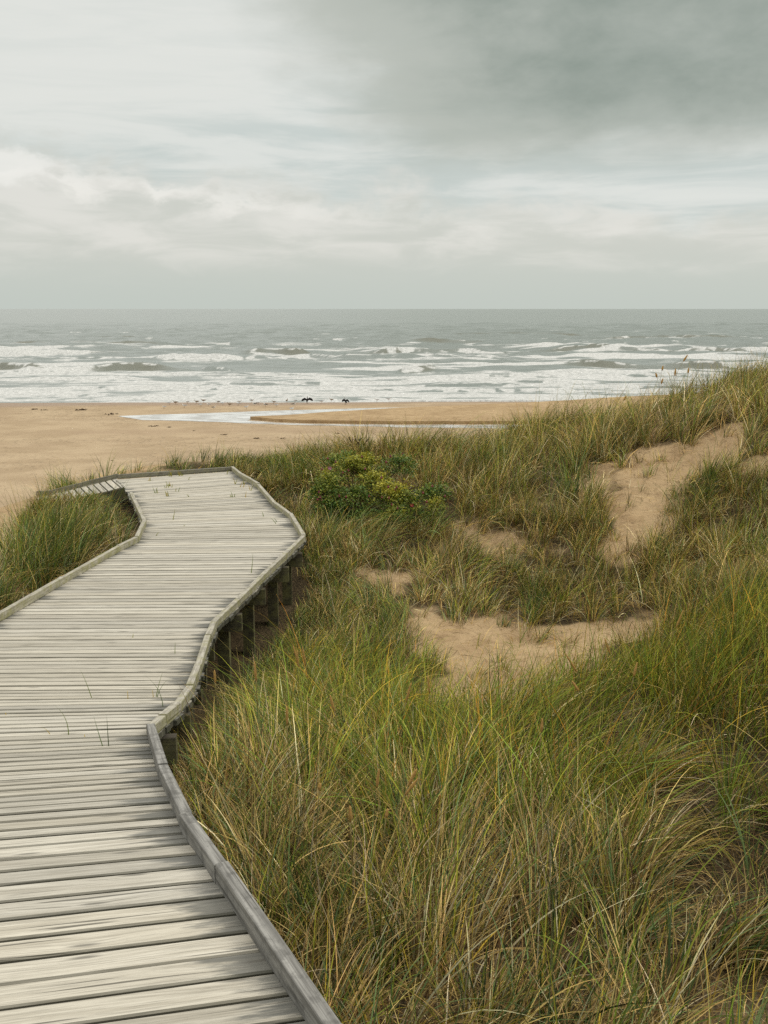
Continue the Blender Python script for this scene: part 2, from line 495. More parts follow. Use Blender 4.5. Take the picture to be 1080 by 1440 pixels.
# ------------------------------------------------------------------ stream and sand spit on the beach
def poly_sheet(name, px, z, mat, thick=0.0, jit=.0):
    pts = []
    q = [Pz(a, b, z)[:2] for a, b in px]
    for i in range(len(q)):
        a = q[i]; b = q[(i + 1) % len(q)]
        n = max(1, int(np.linalg.norm(b - a) / 1.2))
        for k in range(n):
            p = a + (b - a) * k / n
            if k: p = p + (np.array([fbm(p[0] * .5, p[1] * .5), fbm(p[0] * .5 + 9, p[1] * .5)]) - .5) * jit
            pts.append(p)
    bm = bmesh.new()
    f = bm.faces.new([bm.verts.new((p[0], p[1], z)) for p in pts])
    bm.normal_update()
    if f.normal.z < 0: f.normal_flip()
    if thick:
        r = bmesh.ops.extrude_face_region(bm, geom=[f])
        for v in r['geom']:
            if isinstance(v, bmesh.types.BMVert): v.co.z += thick
    bmesh.ops.triangulate(bm, faces=bm.faces[:])
    me = bpy.data.meshes.new(name); bm.to_mesh(me); bm.free()
    me.materials.append(mat)
    o = bpy.data.objects.new(name, me); COL.objects.link(o)
    return o
st = poly_sheet('stream', [(166, 585), (200, 583.6), (300, 580.5), (400, 577), (560, 573), (700, 568.5), (790, 565.5), (740, 570), (560, 577), (467, 582.7), (400, 587.7),
     (353, 589.8), (347, 591.3), (387, 594), (433, 596), (560, 597.6), (760, 597), (1000, 596), (1000, 603), (760, 602.6), (560, 600.9), (400, 597), (340, 595), (267, 592), (200, 590.7)], -6.99, M_stream, jit=.9)
tag(st, 'shallow stream crossing the beach towards the sea', 'stream', kind='structure')
sp = poly_sheet('sand_spit', [(352, 590.4), (400, 588.2), (467, 583.2), (560, 577.6), (740, 570.2), (870, 562), (1000, 556), (1000, 595.8), (760, 596.8), (560, 597.2), (433, 595.6), (387, 593.6)], -7.03, M_sand, thick=.27, jit=.5)
tag(sp, 'low sand spit with a cut bank beside the stream', 'sand spit', kind='structure')

# ------------------------------------------------------------------ sea
rows = np.concatenate([1 / np.linspace(1 / 88., 1 / 640., 620), np.geomspace(650, 30000, 70)])
us = np.linspace(-.85, .85, 460)
UU, RR = np.meshgrid(us, rows)
X = UU * RR
Dm = RR
lam = np.clip((RR - 95) / 150, 0, 1)
fade = sstep(1500, 250, RR)
z = (fbm(X / 8 + 3, Dm / 3.0, 3) - .5) * (.28 + .5 * lam)
z = z + (fbm(X / 24, Dm / 9 + 7, 4) - .5) * (.15 + 2.5 * lam)
z = z + (fbm(X / 5 + 31, Dm / 2.6 + 17, 3) - .5) * .95 * lam * sstep(700, 300, RR)
z = z * (.12 + .88 * fade)
foam = np.zeros_like(X); face = np.zeros_like(X)
# surf zone: foam sheets with darker lanes
zone = sstep(172, 128, RR)
st1 = fbm(X / 7 + 50, Dm / 1.5 + X * .02, 5); st2 = fbm(X / 15 + 9, Dm / 4.0, 4)
foam = zone * (.92 - 1.3 * sstep(.48, .68, st1) - .7 * sstep(.50, .7, st2))
mid = sstep(128, 165, RR) * sstep(300, 205, RR)
foam = np.maximum(foam, mid * (.32 + 1.2 * sstep(.50, .70, fbm(X / 22 + 30, Dm / 7 + 3, 4))))
caps = sstep(.69, .79, fbm(X / 7 + 70, Dm / 6 + 20, 3)) * sstep(200, 260, RR) * sstep(700, 320, RR)
foam = np.maximum(foam, caps * .75)
# breakers: (px0, px1, py, height, broken fraction)
brk = [(-120, 340, 521, 1.15, .30), (720, 1200, 515, 1.15, .32), (-90, 230, 497, 1.1, .75), (480, 760, 495, 1.1, .72), (860, 1180, 493, 1.1, .78),
       (210, 350, 507, .9, .8), (280, 340, 520, .55, .3), (555, 620, 520, .65, .5), (670, 730, 527, .6, .5), (330, 460, 498, .9, .1), (430, 540, 491, .7, .7), (-50, 260, 484, .8, .0), (560, 700, 482, .8, .0),
       (-60, 260, 535, .5, .95), (200, 620, 541, .4, .95), (500, 900, 536, .45, .95), (-60, 200, 553, .25, .95), (150, 560, 556, .22, .95), (520, 880, 550, .25, .95), (700, 1100, 526, .6, .9),
       (-120, 520, 528, .45, .85), (420, 1200, 532, .45, .85), (-120, 700, 546, .3, .95), (500, 1200, 543, .3, .95), (-120, 560, 506, .5, .6), (300, 760, 503, .55, .5), (-120, 1200, 560, .15, .95),
       (740, 900, 492, .9, .1), (120, 330, 474, .8, 0), (600, 860, 471, .8, 0), (800, 1080, 477, .8, .15)]
for bi, (a, b, py, hh, br) in enumerate(brk):
    c = Pz((a + b) / 2, py, SEA); dd0 = c[1]
    xa = Pz(a, py, SEA)[0]; xb = Pz(b, py, SEA)[0]
    L = xb - xa
    t = (X - xa) / L
    n1 = fbm(X / 9 + bi * 3.3, X * 0 + bi, 2); n2 = fbm(X / 1.1 + bi * 9.3, Dm / 2.5 + bi, 3)
    env = sstep(0, .3, t) * sstep(1, .7, t) * np.clip(.65 + .9 * (n1 - .3), .4, 1.2)
    dc = dd0 + (fbm(X / 16 + bi * 7.7, X * 0 + bi * 1.3, 3) - .5) * 16 * min(1, dd0 / 160) + .02 * X + (n2 - .5) * .5
    s = (Dm - dc) / (2.4 + 1.0 * hh)
    prof = np.where(s < 0, np.exp(-(s / .45) ** 2), np.exp(-(s / 1.5) ** 2))
    z = z + hh * env * prof
    bn = fbm(X / (8 + L * .07) + bi * 5.1, X * 0 + bi * 2.2, 2) + (n2 - .5) * .5
    thr = .5 + .30 * (.5 - br)
    broken = sstep(thr - .12, thr + .12, bn) * np.clip(env * 1.5, 0, 1) if br > 0 else env * 0
    front = sstep(-1.3, -.6, s + (n2 - .5) * .6) * sstep(.35, -.1, s)
    lip = np.exp(-((s + .14) / .16) ** 2)
    e1 = np.clip(env * 1.3, 0, 1)
    foam = foam * (1 - .85 * e1 * front * (hh > .6) * (1 - broken) * sstep(.3, .55, n2 + .15))
    foam = np.maximum(foam, broken * np.maximum(front, lip) * (.55 + 1.1 * n2))
    foam = np.maximum(foam, e1 * lip * sstep(.30, .48, n2) * .95 * (br > 0))
    wash = sstep(-4.0, -1.0, s) * sstep(-.3, -1.4, s)
    if br > 0: foam = np.maximum(foam, e1 * wash * (.35 + .9 * n2))
    trail = sstep(.1, .6, s) * sstep(4.5, 1.2, s)
    if br > .3: foam = np.maximum(foam, e1 * trail * (.1 + .8 * fbm(X / 3 + bi, Dm / 2.0, 3)))
    face = np.maximum(face, e1 * front * (hh > .6) * (.4 + .6 * n1))
    z = z + broken * front * .22 * (fbm(X / .9, Dm / .9, 3) - .5)
zz = SEA + z
zz = np.where(RR < shore_d(X) + 6, SEA + z * sstep(-2, 8, RR - shore_d(X)), zz)
zz = zz + .10 * sstep(97, 92, RR) * 0
sea_sh = RR - shore_d(X) + (fbm(X * .35, X * 0 + 3, 3) - .5) * 3.0
keep_low = sea_sh < 0
zz = np.where(keep_low, np.minimum(zz, beach_z(X, RR) - .25), zz)
foam = np.where(sea_sh < 3, np.maximum(foam, sstep(4, 0, sea_sh) * .9), foam)
co = np.stack([X, Dm, zz], -1).reshape(-1, 3)
ny, nx = X.shape
idx = np.arange(nx * ny).reshape(ny, nx)
quads = np.stack([idx[:-1, :-1], idx[:-1, 1:], idx[1:, 1:], idx[1:, :-1]], -1).reshape(-1, 4)
sea = np_mesh('sea', co, quads, M_sea, True)
add_float(sea.data, 'foam', foam); add_float(sea.data, 'face', face)
tag(sea, 'grey green sea with white breakers rolling in', 'sea', kind='structure')

# ------------------------------------------------------------------ boardwalk
board = empty('boardwalk', (0, 0, 0))
tag(board, 'weathered grey plank boardwalk with low kerb beams winding through the dune grass', 'boardwalk')

class Timber:
    """collects chamfered planks with a grain uv and an edge-wear value"""
    def __init__(s): s.v = []; s.f = []; s.uv = []; s.e = []
    def prism(s, c, thick, cham, zs, wear=(0, 0)):
        """c: four plan corners nearL, nearR, farR, farL; zs: top z of each"""
        c = [np.array(q, dtype=float) for q in c]
        dr = c[1] - c[0]; L = np.linalg.norm(dr); dr = dr / L
        base = len(s.v)
        n = 7 if L > .6 else 1
        W = np.linalg.norm(c[3] - c[0])
        nn = np.array([-dr[1], dr[0]])
        ring = None
        for i in range(n + 1):
            t = i / n
            a = c[0] + (c[1] - c[0]) * t; b = c[3] + (c[2] - c[3]) * t
            za = zs[0] + (zs[1] - zs[0]) * t; zb = zs[3] + (zs[2] - zs[3]) * t
            w = b - a; wl = max(np.linalg.norm(w), 1e-6); w = w / wl
            ch = min(cham, wl * .3)
            row = [(a, za - thick), (a, za - ch), (a + w * ch, za), (b - w * ch, zb), (b, zb - ch), (b, zb - thick)]
            vc = [0, thick - ch, thick, thick + wl - 2 * ch, thick + wl, thick * 2 + wl]
            ids = []
            ew = max(wear[0] * max(0, 1 - t * L / .45), wear[1] * max(0, 1 - (1 - t) * L / .45))
            for (p, zz_), vv in zip(row, vc):
                ids.append(len(s.v)); s.v.append((p[0], p[1], zz_)); s.uv.append((t * L, vv)); s.e.append(ew)
            if ring:
                for k in range(6):
                    k2 = (k + 1) % 6
                    s.f.append((ring[k], ids[k], ids[k2], ring[k2]))
            else:
                s.f.append(tuple(ids))
            ring = ids
        s.f.append(tuple(ring[::-1]))
    def build(s, name, mat, parent):
        o = mesh_obj(name, s.v, s.f, mat, parent)
        me = o.data
        bm = bmesh.new(); bm.from_mesh(me); bmesh.ops.recalc_face_normals(bm, faces=bm.faces[:]); bm.to_mesh(me); bm.free()
        ul = me.uv_layers.new(name='grain')
        for lp in me.loops: ul.data[lp.index].uv = s.uv[lp.vertex_index]
        add_float(me, 'edge', s.e)
        return o

# plank lines
AZ_D = [-5, 2.2, 3.1, 4.4, 6.0, 8.0, 10.5, 12.5, 14.0, 15.5]
back = BR - BL; az_end = math.degrees(math.atan2(back[0], back[1]))
AZ_V = [75, 78, 81.5, 84.5, 88.5, 89.0, 87.5, (87 + az_end) / 2, az_end, az_end]
def midpt(d):
    rx = np.interp(d, [p[1] for p in right], [p[0] for p in right])
    lx = np.interp(d, [p[1] for p in left], [p[0] for p in left])
    return np.array([(rx + lx) / 2, d])
# monotone tables for midpoint
def plank_line(d):
    az = math.radians(np.interp(d, AZ_D, AZ_V))
    m = np.array([np.interp(d, [-3, 0, 3, 4.5, 6, 8, 10.5, 12.5, 15.5], [.75, .2, -1.75, -2.05, -2.2, -2.25, -1.95, -2.4, -3.2]), d])
    return m, np.array([math.sin(az), math.cos(az)])
tm = Timber()
d = -1.9
k = 0
back_n = np.array([-back[1], back[0]]) / np.linalg.norm(back)
while d < 15.7:
    sl = abs(float(zdeck(-1.5, d + .1) - zdeck(-1.5, d)) / .1)
    pw = .0875 if d < 3.0 else .096
    step = pw / math.sqrt(1 + sl * sl)
    gap = random.uniform(.005, .010) if d < 3.1 else random.uniform(.007, .012)
    if abs(d - 2.95) < .06: gap = .013
    m0, r0 = plank_line(d); m1, r1 = plank_line(d + step - gap)
    cs = []
    ok = True
    for (m, r) in ((m0, r0), (m1, r1)):
        tr = hit(m, r, right, 1); tl = hit(m, r, left, -1)
        if tr is None or tl is None: ok = False; break
        cs.append((m + r * (tl - .052), m + r * (tr + .052)))
    if ok:
        # stop at the back kerb
        if max((q - BL) @ back_n for q in (cs[1][0], cs[1][1])) > .03: break
        jr = random.uniform(-.010, .012); jl = random.uniform(-.01, .01)
        c = [cs[0][0] - r0 * jl, cs[0][1] + r0 * jr, cs[1][1] + r1 * jr, cs[1][0] - r1 * jl]
        jz = random.uniform(-.002, .002); tz = random.uniform(-.0015, .0015)
        zs = [float(zdeck(*c[0])) + jz - tz, float(zdeck(*c[1])) + jz - tz, float(zdeck(*c[2])) + jz + tz, float(zdeck(*c[3])) + jz + tz]
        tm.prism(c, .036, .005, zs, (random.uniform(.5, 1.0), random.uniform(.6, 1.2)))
    d += step
    k += 1
tm.build('plank_deck', M_deck, board)

def kerb(pts, z_fn, w, h, mat, sign, jitter=True, lift=0.0):
    """a run of beams standing on the deck; pts = inner line, w towards the outside (sign)"""
    pts = [np.array(p) for p in pts]
    n = len(pts)
    nor = []
    for i in range(n - 1):
        e = pts[i + 1] - pts[i]; e = e / np.linalg.norm(e)
        nor.append(np.array([e[1], -e[0]]) * sign)
    off = []
    for i in range(n):
        if i == 0: o = nor[0]
        elif i == n - 1: o = nor[-1]
        else:
            b = nor[i - 1] + nor[i]; b = b / np.linalg.norm(b); o = b / max(.6, b @ nor[i])
        off.append(pts[i] + o * w)
    for i in range(n - 1):
        hh = h + (random.uniform(-.006, .006) if jitter else 0)
        e = pts[i + 1] - pts[i]; e = e / np.linalg.norm(e) * .0013
        jo = nor[i] * (random.uniform(-.004, .004) if jitter else 0)
        t = Timber()
        # corners: nearL nearR farR farL with grain along the beam
        a, b, c, dd = pts[i] + e + jo, pts[i + 1] - e + jo, off[i + 1] - e + jo, off[i] + e + jo
        zs = [float(z_fn(*q)) + hh for q in (a, b, c, dd)]
        m = mat[i] if isinstance(mat, list) else mat
        t.prism([a, b, c, dd], hh - .002, .0028, zs, (.5, .5))
        t.build('kerb_beam', m, board)

# right run: long near beams, then the short ramp pieces
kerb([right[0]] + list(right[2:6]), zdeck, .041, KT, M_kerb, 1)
kerb(list(right[5:]), zdeck, .045, KT, M_kerbl, 1)
kerb(list(left[:-2]), zdeck, .045, KT, M_kerbl, -1)
kerb([BR, BL], zdeck, .05, KT, M_kerbg, -1)

# side path that drops to the beach on the left
U0 = on_deck(165, 667, .05); L0 = on_deck(178, 685, 0)
U0 = np.array([BL[0], BL[1], -.785]); L0 = np.array([LJ[0], LJ[1], -.785])
U1 = Pz(66, 697, -1.02)
L1 = U1 + (L0 - U0) + np.array([0, 0, 0])
tm = Timber()
NPL = 13
for i in range(NPL):
    a0 = (i + .06) / NPL * 1.15; a1 = (i + .90) / NPL * 1.15
    c = [L0 + (L1 - L0) * a0, U0 + (U1 - U0) * a0, U0 + (U1 - U0) * a1, L0 + (L1 - L0) * a1]
    jz = random.uniform(-.006, .006)
    tm.prism([q[:2] for q in c], .036, .005, [q[2] + jz for q in c], (.5, .5))
tm.build('ramp_planks', M_deck, board)
zr = lambda x, y: float(np.interp(x, [U1[0], U0[0]], [U1[2], U0[2]]))
kerb([U0[:2], (U0 + (U1 - U0) * .5)[:2], U1[:2], (U0 + (U1 - U0) * 1.15)[:2]], zr, .05, .07, M_kerbg, 1)
tk = Timber()
for i in range(2):
    a = L0 + (L1 - L0) * (i * .55); b = L0 + (L1 - L0) * ((i + 1) * .55 - .004)
    nrm = np.array([0, -.05])
    tm2 = Timber()
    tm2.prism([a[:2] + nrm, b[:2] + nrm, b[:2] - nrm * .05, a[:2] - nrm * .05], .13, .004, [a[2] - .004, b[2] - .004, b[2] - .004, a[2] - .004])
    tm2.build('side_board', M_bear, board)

# cross bearers and posts
bear_px = [(425, 777), (406, 797), (373, 827.5), (340, 863), (301, 902), (290, 938), (268, 1003), (248, 1034)]
def bearer(e, r, half=2.1):
    tl = hit(e - r * .4, r, left, -1)
    half = (.4 - tl - .03) if tl is not None else 1.9
    z = float(zdeck(*(e - r * .2))) - .042
    t = Timber()
    nn = np.array([-r[1], r[0]])
    zz0 = [z] * 4
    a = e - r * half
    z2 = float(zdeck(*(a + r * .3))) - .042
    z2 = min(z, z2)
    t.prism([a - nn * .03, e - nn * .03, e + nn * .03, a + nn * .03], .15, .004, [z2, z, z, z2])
    t.build('cross_bearer', M_bear, board)
    for s in (.17, half - .25):
        c = e - r * s + nn * .083
        g = float(H(c[0], c[1])) - .3
        t = Timber()
        # upright: build as a prism then it is already vertical
        hw = .05
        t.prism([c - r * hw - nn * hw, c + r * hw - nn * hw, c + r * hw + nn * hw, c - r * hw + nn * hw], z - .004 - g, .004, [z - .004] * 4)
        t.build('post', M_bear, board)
for (px, py) in bear_px:
    q = on_deck(px, py, -.042)
    _, r = plank_line(q[1])
    bearer(q[:2], r)
for dq in (-.8, .4, 1.6, 2.75):
    m, r = plank_line(dq)
    tr = hit(m, r, right, 1)
    if tr is not None: bearer(m + r * (tr + .06), r, 2.0)
for dq in (12.0, 13.2, 14.3):
    m, r = plank_line(dq)
    tr = hit(m, r, right, 1)
    if tr is not None: bearer(m + r * (tr + .05), r, 1.95)

# ------------------------------------------------------------------ marram grass
PAL = {
    'blue':  (.150, .215, .080), 'green': (.165, .225, .030), 'olive': (.285, .285, .035), 'gold': (.50, .35, .045),
    'dark':  (.055, .085, .022), 'straw': (.58, .42, .155), 'pale': (.70, .60, .36), 'brown': (.20, .12, .045), 'orange': (.50, .24, .035)}
PN = list(PAL); PV = np.array([PAL[k] for k in PN])
WIND = np.array([.55, .18])

def blades(root, az, tilt, bend, L, W, col, tipcol, nseg, droop=1.4):
    """root (N,3) ... returns co, quads, colours"""
    N = len(root)
    s = np.linspace(0, 1, nseg + 1)
    ang = tilt[:, None] + bend[:, None] * s[None, :] ** droop
    am = .5 * (ang[:, 1:] + ang[:, :-1])
    hx = np.concatenate([np.zeros((N, 1)), np.cumsum(np.sin(am), 1)], 1) * (L / nseg)[:, None]
    hz = np.concatenate([np.zeros((N, 1)), np.cumsum(np.cos(am), 1)], 1) * (L / nseg)[:, None]
    sway = rng.normal(0, .10, N)[:, None] * (s[None, :] ** 2) * L[:, None]
    ca, sa = np.cos(az)[:, None], np.sin(az)[:, None]
    cx = root[:, 0:1] + hx * ca - sway * sa
    cy = root[:, 1:2] + hx * sa + sway * ca
    cz = root[:, 2:3] + hz
    viol = np.zeros(N, dtype=bool)
    for kk in range(1, nseg + 1, 2):
        viol |= inside(deck_poly, cx[:, kk], cy[:, kk])
    kp = ~viol | (rng.random(N) < .05)
    cx, cy, cz, az, W, col, tipcol = cx[kp], cy[kp], cz[kp], az[kp], W[kp], col[kp], tipcol[kp]; N = len(az)
    wid = W[:, None] * np.minimum(1, (1 - s[None, :]) * 1.6 + .10) * (.75 + .25 * np.minimum(1, s[None, :] * 6))
    tw = rng.uniform(-.9, .9, N)
    sx = (-np.sin(az + tw))[:, None]; sy = np.cos(az + tw)[:, None]
    szv = rng.normal(0, .35, N)[:, None]
    c = np.stack([np.stack([cx - sx * wid, cy - sy * wid, cz - szv * wid], -1), np.stack([cx + sx * wid, cy + sy * wid, cz + szv * wid], -1)], 2)
    co = c.reshape(-1, 3)
    b = (np.arange(N) * (nseg + 1) * 2)[:, None] + (np.arange(nseg) * 2)[None, :]
    q = np.stack([b, b + 1, b + 3, b + 2], -1).reshape(-1, 4)
    tt = sstep(.55, 1, s)[None, :, None]
    cc = col[:, None, :] * (1 - tt) + tipcol[:, None, :] * tt
    bb = sstep(.16, 0, s)[None, :, None] * .6  # brown leaf sheaths at the root, doubling as painted shade low down
    cc = cc * (1 - bb) + np.array(PAL['brown']) * .8 * bb
    cc = np.repeat(cc[:, :, None, :], 2, 2).reshape(-1, 3)
    return co, q, cc

def in_view(x, d, m=.8):
    return (np.abs(x) < .40 * (d * CP + .5) + m)

class Field:
    def __init__(s): s.c = []; s.q = []; s.k = []; s.n = 0; s.nb = 0
    def add(s, t):
        c, q, k = t
        s.c.append(c.astype(np.float32)); s.q.append((q + s.n).astype(np.int32)); s.k.append(k.astype(np.float32)); s.n += len(c)
    def build(s, label):
        o = np_mesh('marram_grass', np.concatenate(s.c), np.concatenate(s.q), M_grass, True)
        add_color(o.data, 'col', np.concatenate(s.k))
        tag(o, label, 'grass', kind='stuff')
        print('grass', label, s.nb)
        return o

def pick(probs, n):
    p = np.array([probs.get(k, 0) for k in PN], dtype=float); p /= p.sum()
    i = rng.choice(len(PN), n, p=p)
    c = PV[i] * np.clip(rng.lognormal(-.10, .50, (n, 1)), .22, 2.1) * rng.uniform(.93, 1.07, (n, 3))
    return c

MIX_LUSH = dict(green=.44, olive=.28, gold=.08, blue=.07, dark=.06, straw=.03, orange=.04)
MIX_DARK = dict(blue=.34, green=.27, dark=.20, olive=.10, straw=.07, pale=.03)
MIX_DRY = dict(blue=.20, green=.15, olive=.20, dark=.05, straw=.24, pale=.08, brown=.08)
MIX_DEAD = dict(straw=.50, pale=.12, brown=.30, gold=.08)

def grow(field, x0, x1, d0_, d1, tuft_m2, nper, hmul=1.0, deadper=.5, keep=None, wscale=1.0, mixsel=None, nseg=6, lean=1.0, hfun=None, bare=0.0):
    area = (x1 - x0) * (d1 - d0_)
    n = int(area * tuft_m2)
    tx = rng.uniform(x0, x1, n); td = rng.uniform(d0_, d1, n)
    c = cover(tx, td)
    clump = fbm(tx * .75 + 3, td * .75 + 8, 3)
    gfl = .08 + .04 * sstep(5, 4.2, td) + .32 * sstep(9.3, 10.5, td)
    gapn = fbm(tx * 2.3 + 33, td * 2.3 + 12, 2)
    p = c * np.clip(.62 + 1.9 * (clump - .40), .30, 1) * (gfl + (1 - gfl) * sstep(.36, .50, gapn)) * 1.35
    if bare < 0: p = c * .95
    if bare > 0: p = bare * sandmask(tx, td)
    if bare > 0: c = np.maximum(c, .6)
    ok = (rng.random(n) < p) & in_view(tx, td) & ~inside(deck_poly, tx, td) & (dist_poly(deck_poly, tx, td) > .10)
    if keep is not None: ok &= keep(tx, td)
    tx, td, c, clump = tx[ok], td[ok], c[ok], clump[ok]
    n = len(tx)
    if n == 0: return
    # local habit: patch noise drives height, lay direction and colour
    hgt = (.30 + .42 * fbm(tx * .6 + 20, td * .6 + 2, 3)) * hmul * rng.uniform(.7, 1.25, n) * (.5 + .5 * c)
    if hfun is not None: hgt = hgt * hfun(tx, td)
    hgt = hgt * (.5 + .5 * sstep(.1, .75, dist_poly(deck_poly, tx, td)))
    flop = rng.random(n) < np.clip(.25 + 2.4 * (fbm(tx * .55 + 60, td * .55 + 31, 3) - .42), .08, .85)
    layaz = np.arctan2(WIND[1], WIND[0]) + (fbm(tx * .4 + 10, td * .4 + 71, 2) - .5) * 7.0 + rng.normal(0, .65, n)
    flop |= rng.random(n) < .45 * sstep(5.2, 4.2, td)
    tbri = rng.uniform(.70, 1.25, n) * (1 - .20 * sstep(5.2, 4.2, td))  # nearest tufts toned down, shade between blades put into the colour
    sel_t = mixsel(tx, td)
    for kind in (0, 1):
        dens = np.where(flop, .75, 1.0) if kind == 0 else deadper * np.where(flop, 1.5, .75) * np.where(sel_t == 0, .6, 1.1)
        cnt = np.maximum(1, (nper * dens * rng.uniform(.45, 1.5, n)).astype(int))
        ti = np.repeat(np.arange(n), cnt)
        N = len(ti)
        rr = np.abs(rng.normal(0, .055 if kind == 0 else .085, N)); ra = rng.uniform(0, 2 * np.pi, N)
        bx = tx[ti] + rr * np.cos(ra); bd = td[ti] + rr * np.sin(ra)
        ok = ~inside(deck_poly, bx, bd); ti, bx, bd, ra = ti[ok], bx[ok], bd[ok], ra[ok]; N = len(ti)
        bz = Hf(bx, bd) - .012
        fl = flop[ti]
        ld = layaz[ti] + rng.normal(0, .28, N)
        out_ = np.where(fl, .35, .75) * rng.uniform(.3, 1.2, N)
        st_ = np.where(fl, 1.25, .35) * lean * rng.uniform(.5, 1.3, N)
        vx = np.cos(ra) * out_ + np.cos(ld) * st_ + rng.normal(0, .18, N)
        vy = np.sin(ra) * out_ + np.sin(ld) * st_ + rng.normal(0, .18, N)
        az = np.arctan2(vy, vx); mag = np.clip(np.hypot(vx, vy), 0, 1.8)
        if kind == 0:
            tilt = np.abs(rng.normal(.06, .14, N)) + .20 * mag + .12 * fl
            bend = np.abs(rng.normal(.35, .35, N)) + np.where(fl, .95, .45) * mag * rng.uniform(.4, 1.3, N)
            L = hgt[ti] * rng.uniform(.55, 1.25, N) * np.where(fl, 1.25, 1)
            W = rng.uniform(.0011, .0023, N) * wscale
            sel = sel_t[ti]
            col = np.where((sel == 0)[:, None], pick(MIX_LUSH, N), np.where((sel == 1)[:, None], pick(MIX_DARK, N), pick(MIX_DRY, N)))
            tip = col * np.array([1.2, 1.1, .95]); dr = rng.random(N) < .20
            tip[dr] = pick(dict(gold=.5, straw=.4, orange=.1), N)[dr]
            dro = 1.35
        else:
            tilt = rng.uniform(.25, .95, N); bend = rng.uniform(.35, 1.5, N)
            L = hgt[ti] * rng.uniform(.4, 1.1, N)
            W = rng.uniform(.0010, .0020, N) * wscale
            col = pick(MIX_DEAD, N); tip = col * .9; dro = 1.1
        col = col * tbri[ti][:, None]; tip = tip * tbri[ti][:, None]
        field.add(blades(np.stack([bx, bd, bz], -1), az, tilt, bend, L, W, col, tip, nseg, dro)); field.nb += N

def litter(field, x0, x1, d0_, d1, m2, wscale):
    """fallen dead leaves lying on the sand near the tufts"""
    n = int((x1 - x0) * (d1 - d0_) * m2)
    x = rng.uniform(x0, x1, n); d = rng.uniform(d0_, d1, n)
    c = cover(x, d)
    nn = fbm(x * 1.6 + 15, d * 1.6 + 44, 3)
    ok = (rng.random(n) < np.clip((nn - .36) * 3.2, .05, 1) * (.30 + .70 * c)) & in_view(x, d) & ~inside(deck_poly, x, d)
    x, d = x[ok], d[ok]; n = len(x)
    z = Hf(x, d)
    az = rng.normal(.3, 1.1, n) + np.where(rng.random(n) < .5, 0, np.pi)
    L = rng.uniform(.08, .34, n)
    col = pick(dict(straw=.5, pale=.12, brown=.45), n) * .85
    field.add(blades(np.stack([x, d, z + .006], -1), az, rng.uniform(1.2, 1.5, n), rng.uniform(-.1, .45, n), L, rng.uniform(.0010, .0019, n) * wscale, col, col, 4, 1.0)); field.nb += n

def mix_right(x, d):
    n = fbm(x * .5 + 90, d * .5 + 3, 2) + .10 * sstep(5, 3.5, d)
    lush = sstep(3.9, 5.0, d) * sstep(9.6, 8.0, d) * sstep(-1.2, -.2, x)
    v = np.where(lush + (n - .5) * .9 > .5, 0, np.where(n > .50, 1, 2))
    v = np.where((d < 4.4) & (v == 0), 1, v)
    v = np.where((d > 9.6) & (fbm(x * .8 + 9, d * .8 + 3, 2) > .42), 2, v)
    return v

FR = Field()
XR0, XR1 = P(432, 690, 13)[0], P(640, 690, 13)[0]
def not_rose(x, d):
    m = sstep(XR0 - .15, XR0 + .2, x) * sstep(XR1 + .1, XR1 - .25, x) * sstep(12.1, 12.5, d) * sstep(14.0, 13.6, d)
    return rng.random(np.shape(x)) > .84 * m
def hright(x, d):
    h = 1 - .12 * sstep(9, 10.5, d) * sstep(14.8, 13.8, d)
    h = h * (1 - .38 * sstep(6.6, 7.6, d) * sstep(9.6, 9.0, d) * sstep(.0, .6, x) * sstep(3.0, 2.0, x))
    h = h * (1 + .12 * sstep(14.2, 15.0, d) * sstep(-.5, 1.5, x))
    return h * (1 - .35 * sstep(-1.0, -2.0, x) * sstep(13, 14.5, d))
grow(FR, -1.6, 3.6, 2.0, 5.6, 46, 28, 1.0, 1.05, wscale=1.5, mixsel=mix_right, nseg=8, lean=1.1, hfun=hright)
grow(FR, -1.8, 5.2, 5.6, 9.2, 40, 30, 1.05, .5, wscale=1.3, mixsel=mix_right, nseg=6, hfun=hright)
grow(FR, -2.2, 7.2, 9.2, 13.2, 46, 26, 1.0, .95, wscale=1.5, mixsel=mix_right, nseg=5, keep=not_rose, hfun=hright)
grow(FR, -2.8, 8.6, 13.2, 18.2, 44, 26, 1.05, .7, wscale=1.8, mixsel=mix_right, nseg=5, keep=not_rose, hfun=hright)
grow(FR, -1.9, .4, 3.6, 12.5, 70, 20, .72, .8, wscale=1.2, mixsel=lambda x, d: np.ones(np.shape(x), int), nseg=6, bare=-1,
     keep=lambda x, d: (dist_poly(deck_poly, x, d) < .75) & (x > np.interp(d, [3, 5, 8, 11, 12.5], [-.9, -1.1, -1.5, -1.2, -1.3])))
grow(FR, -1.0, 8.0, 7.0, 15.5, 4.5, 7, .75, .9, wscale=1.4, mixsel=lambda x, d: np.full(np.shape(x), 2), nseg=5, bare=1.0)
litter(FR, -1.6, 4.0, 2.0, 6.0, 900, 1.4)
litter(FR, -1.8, 7.5, 6.0, 15.5, 300, 1.5)
FR.build('marram grass covering the dune right of the boardwalk')

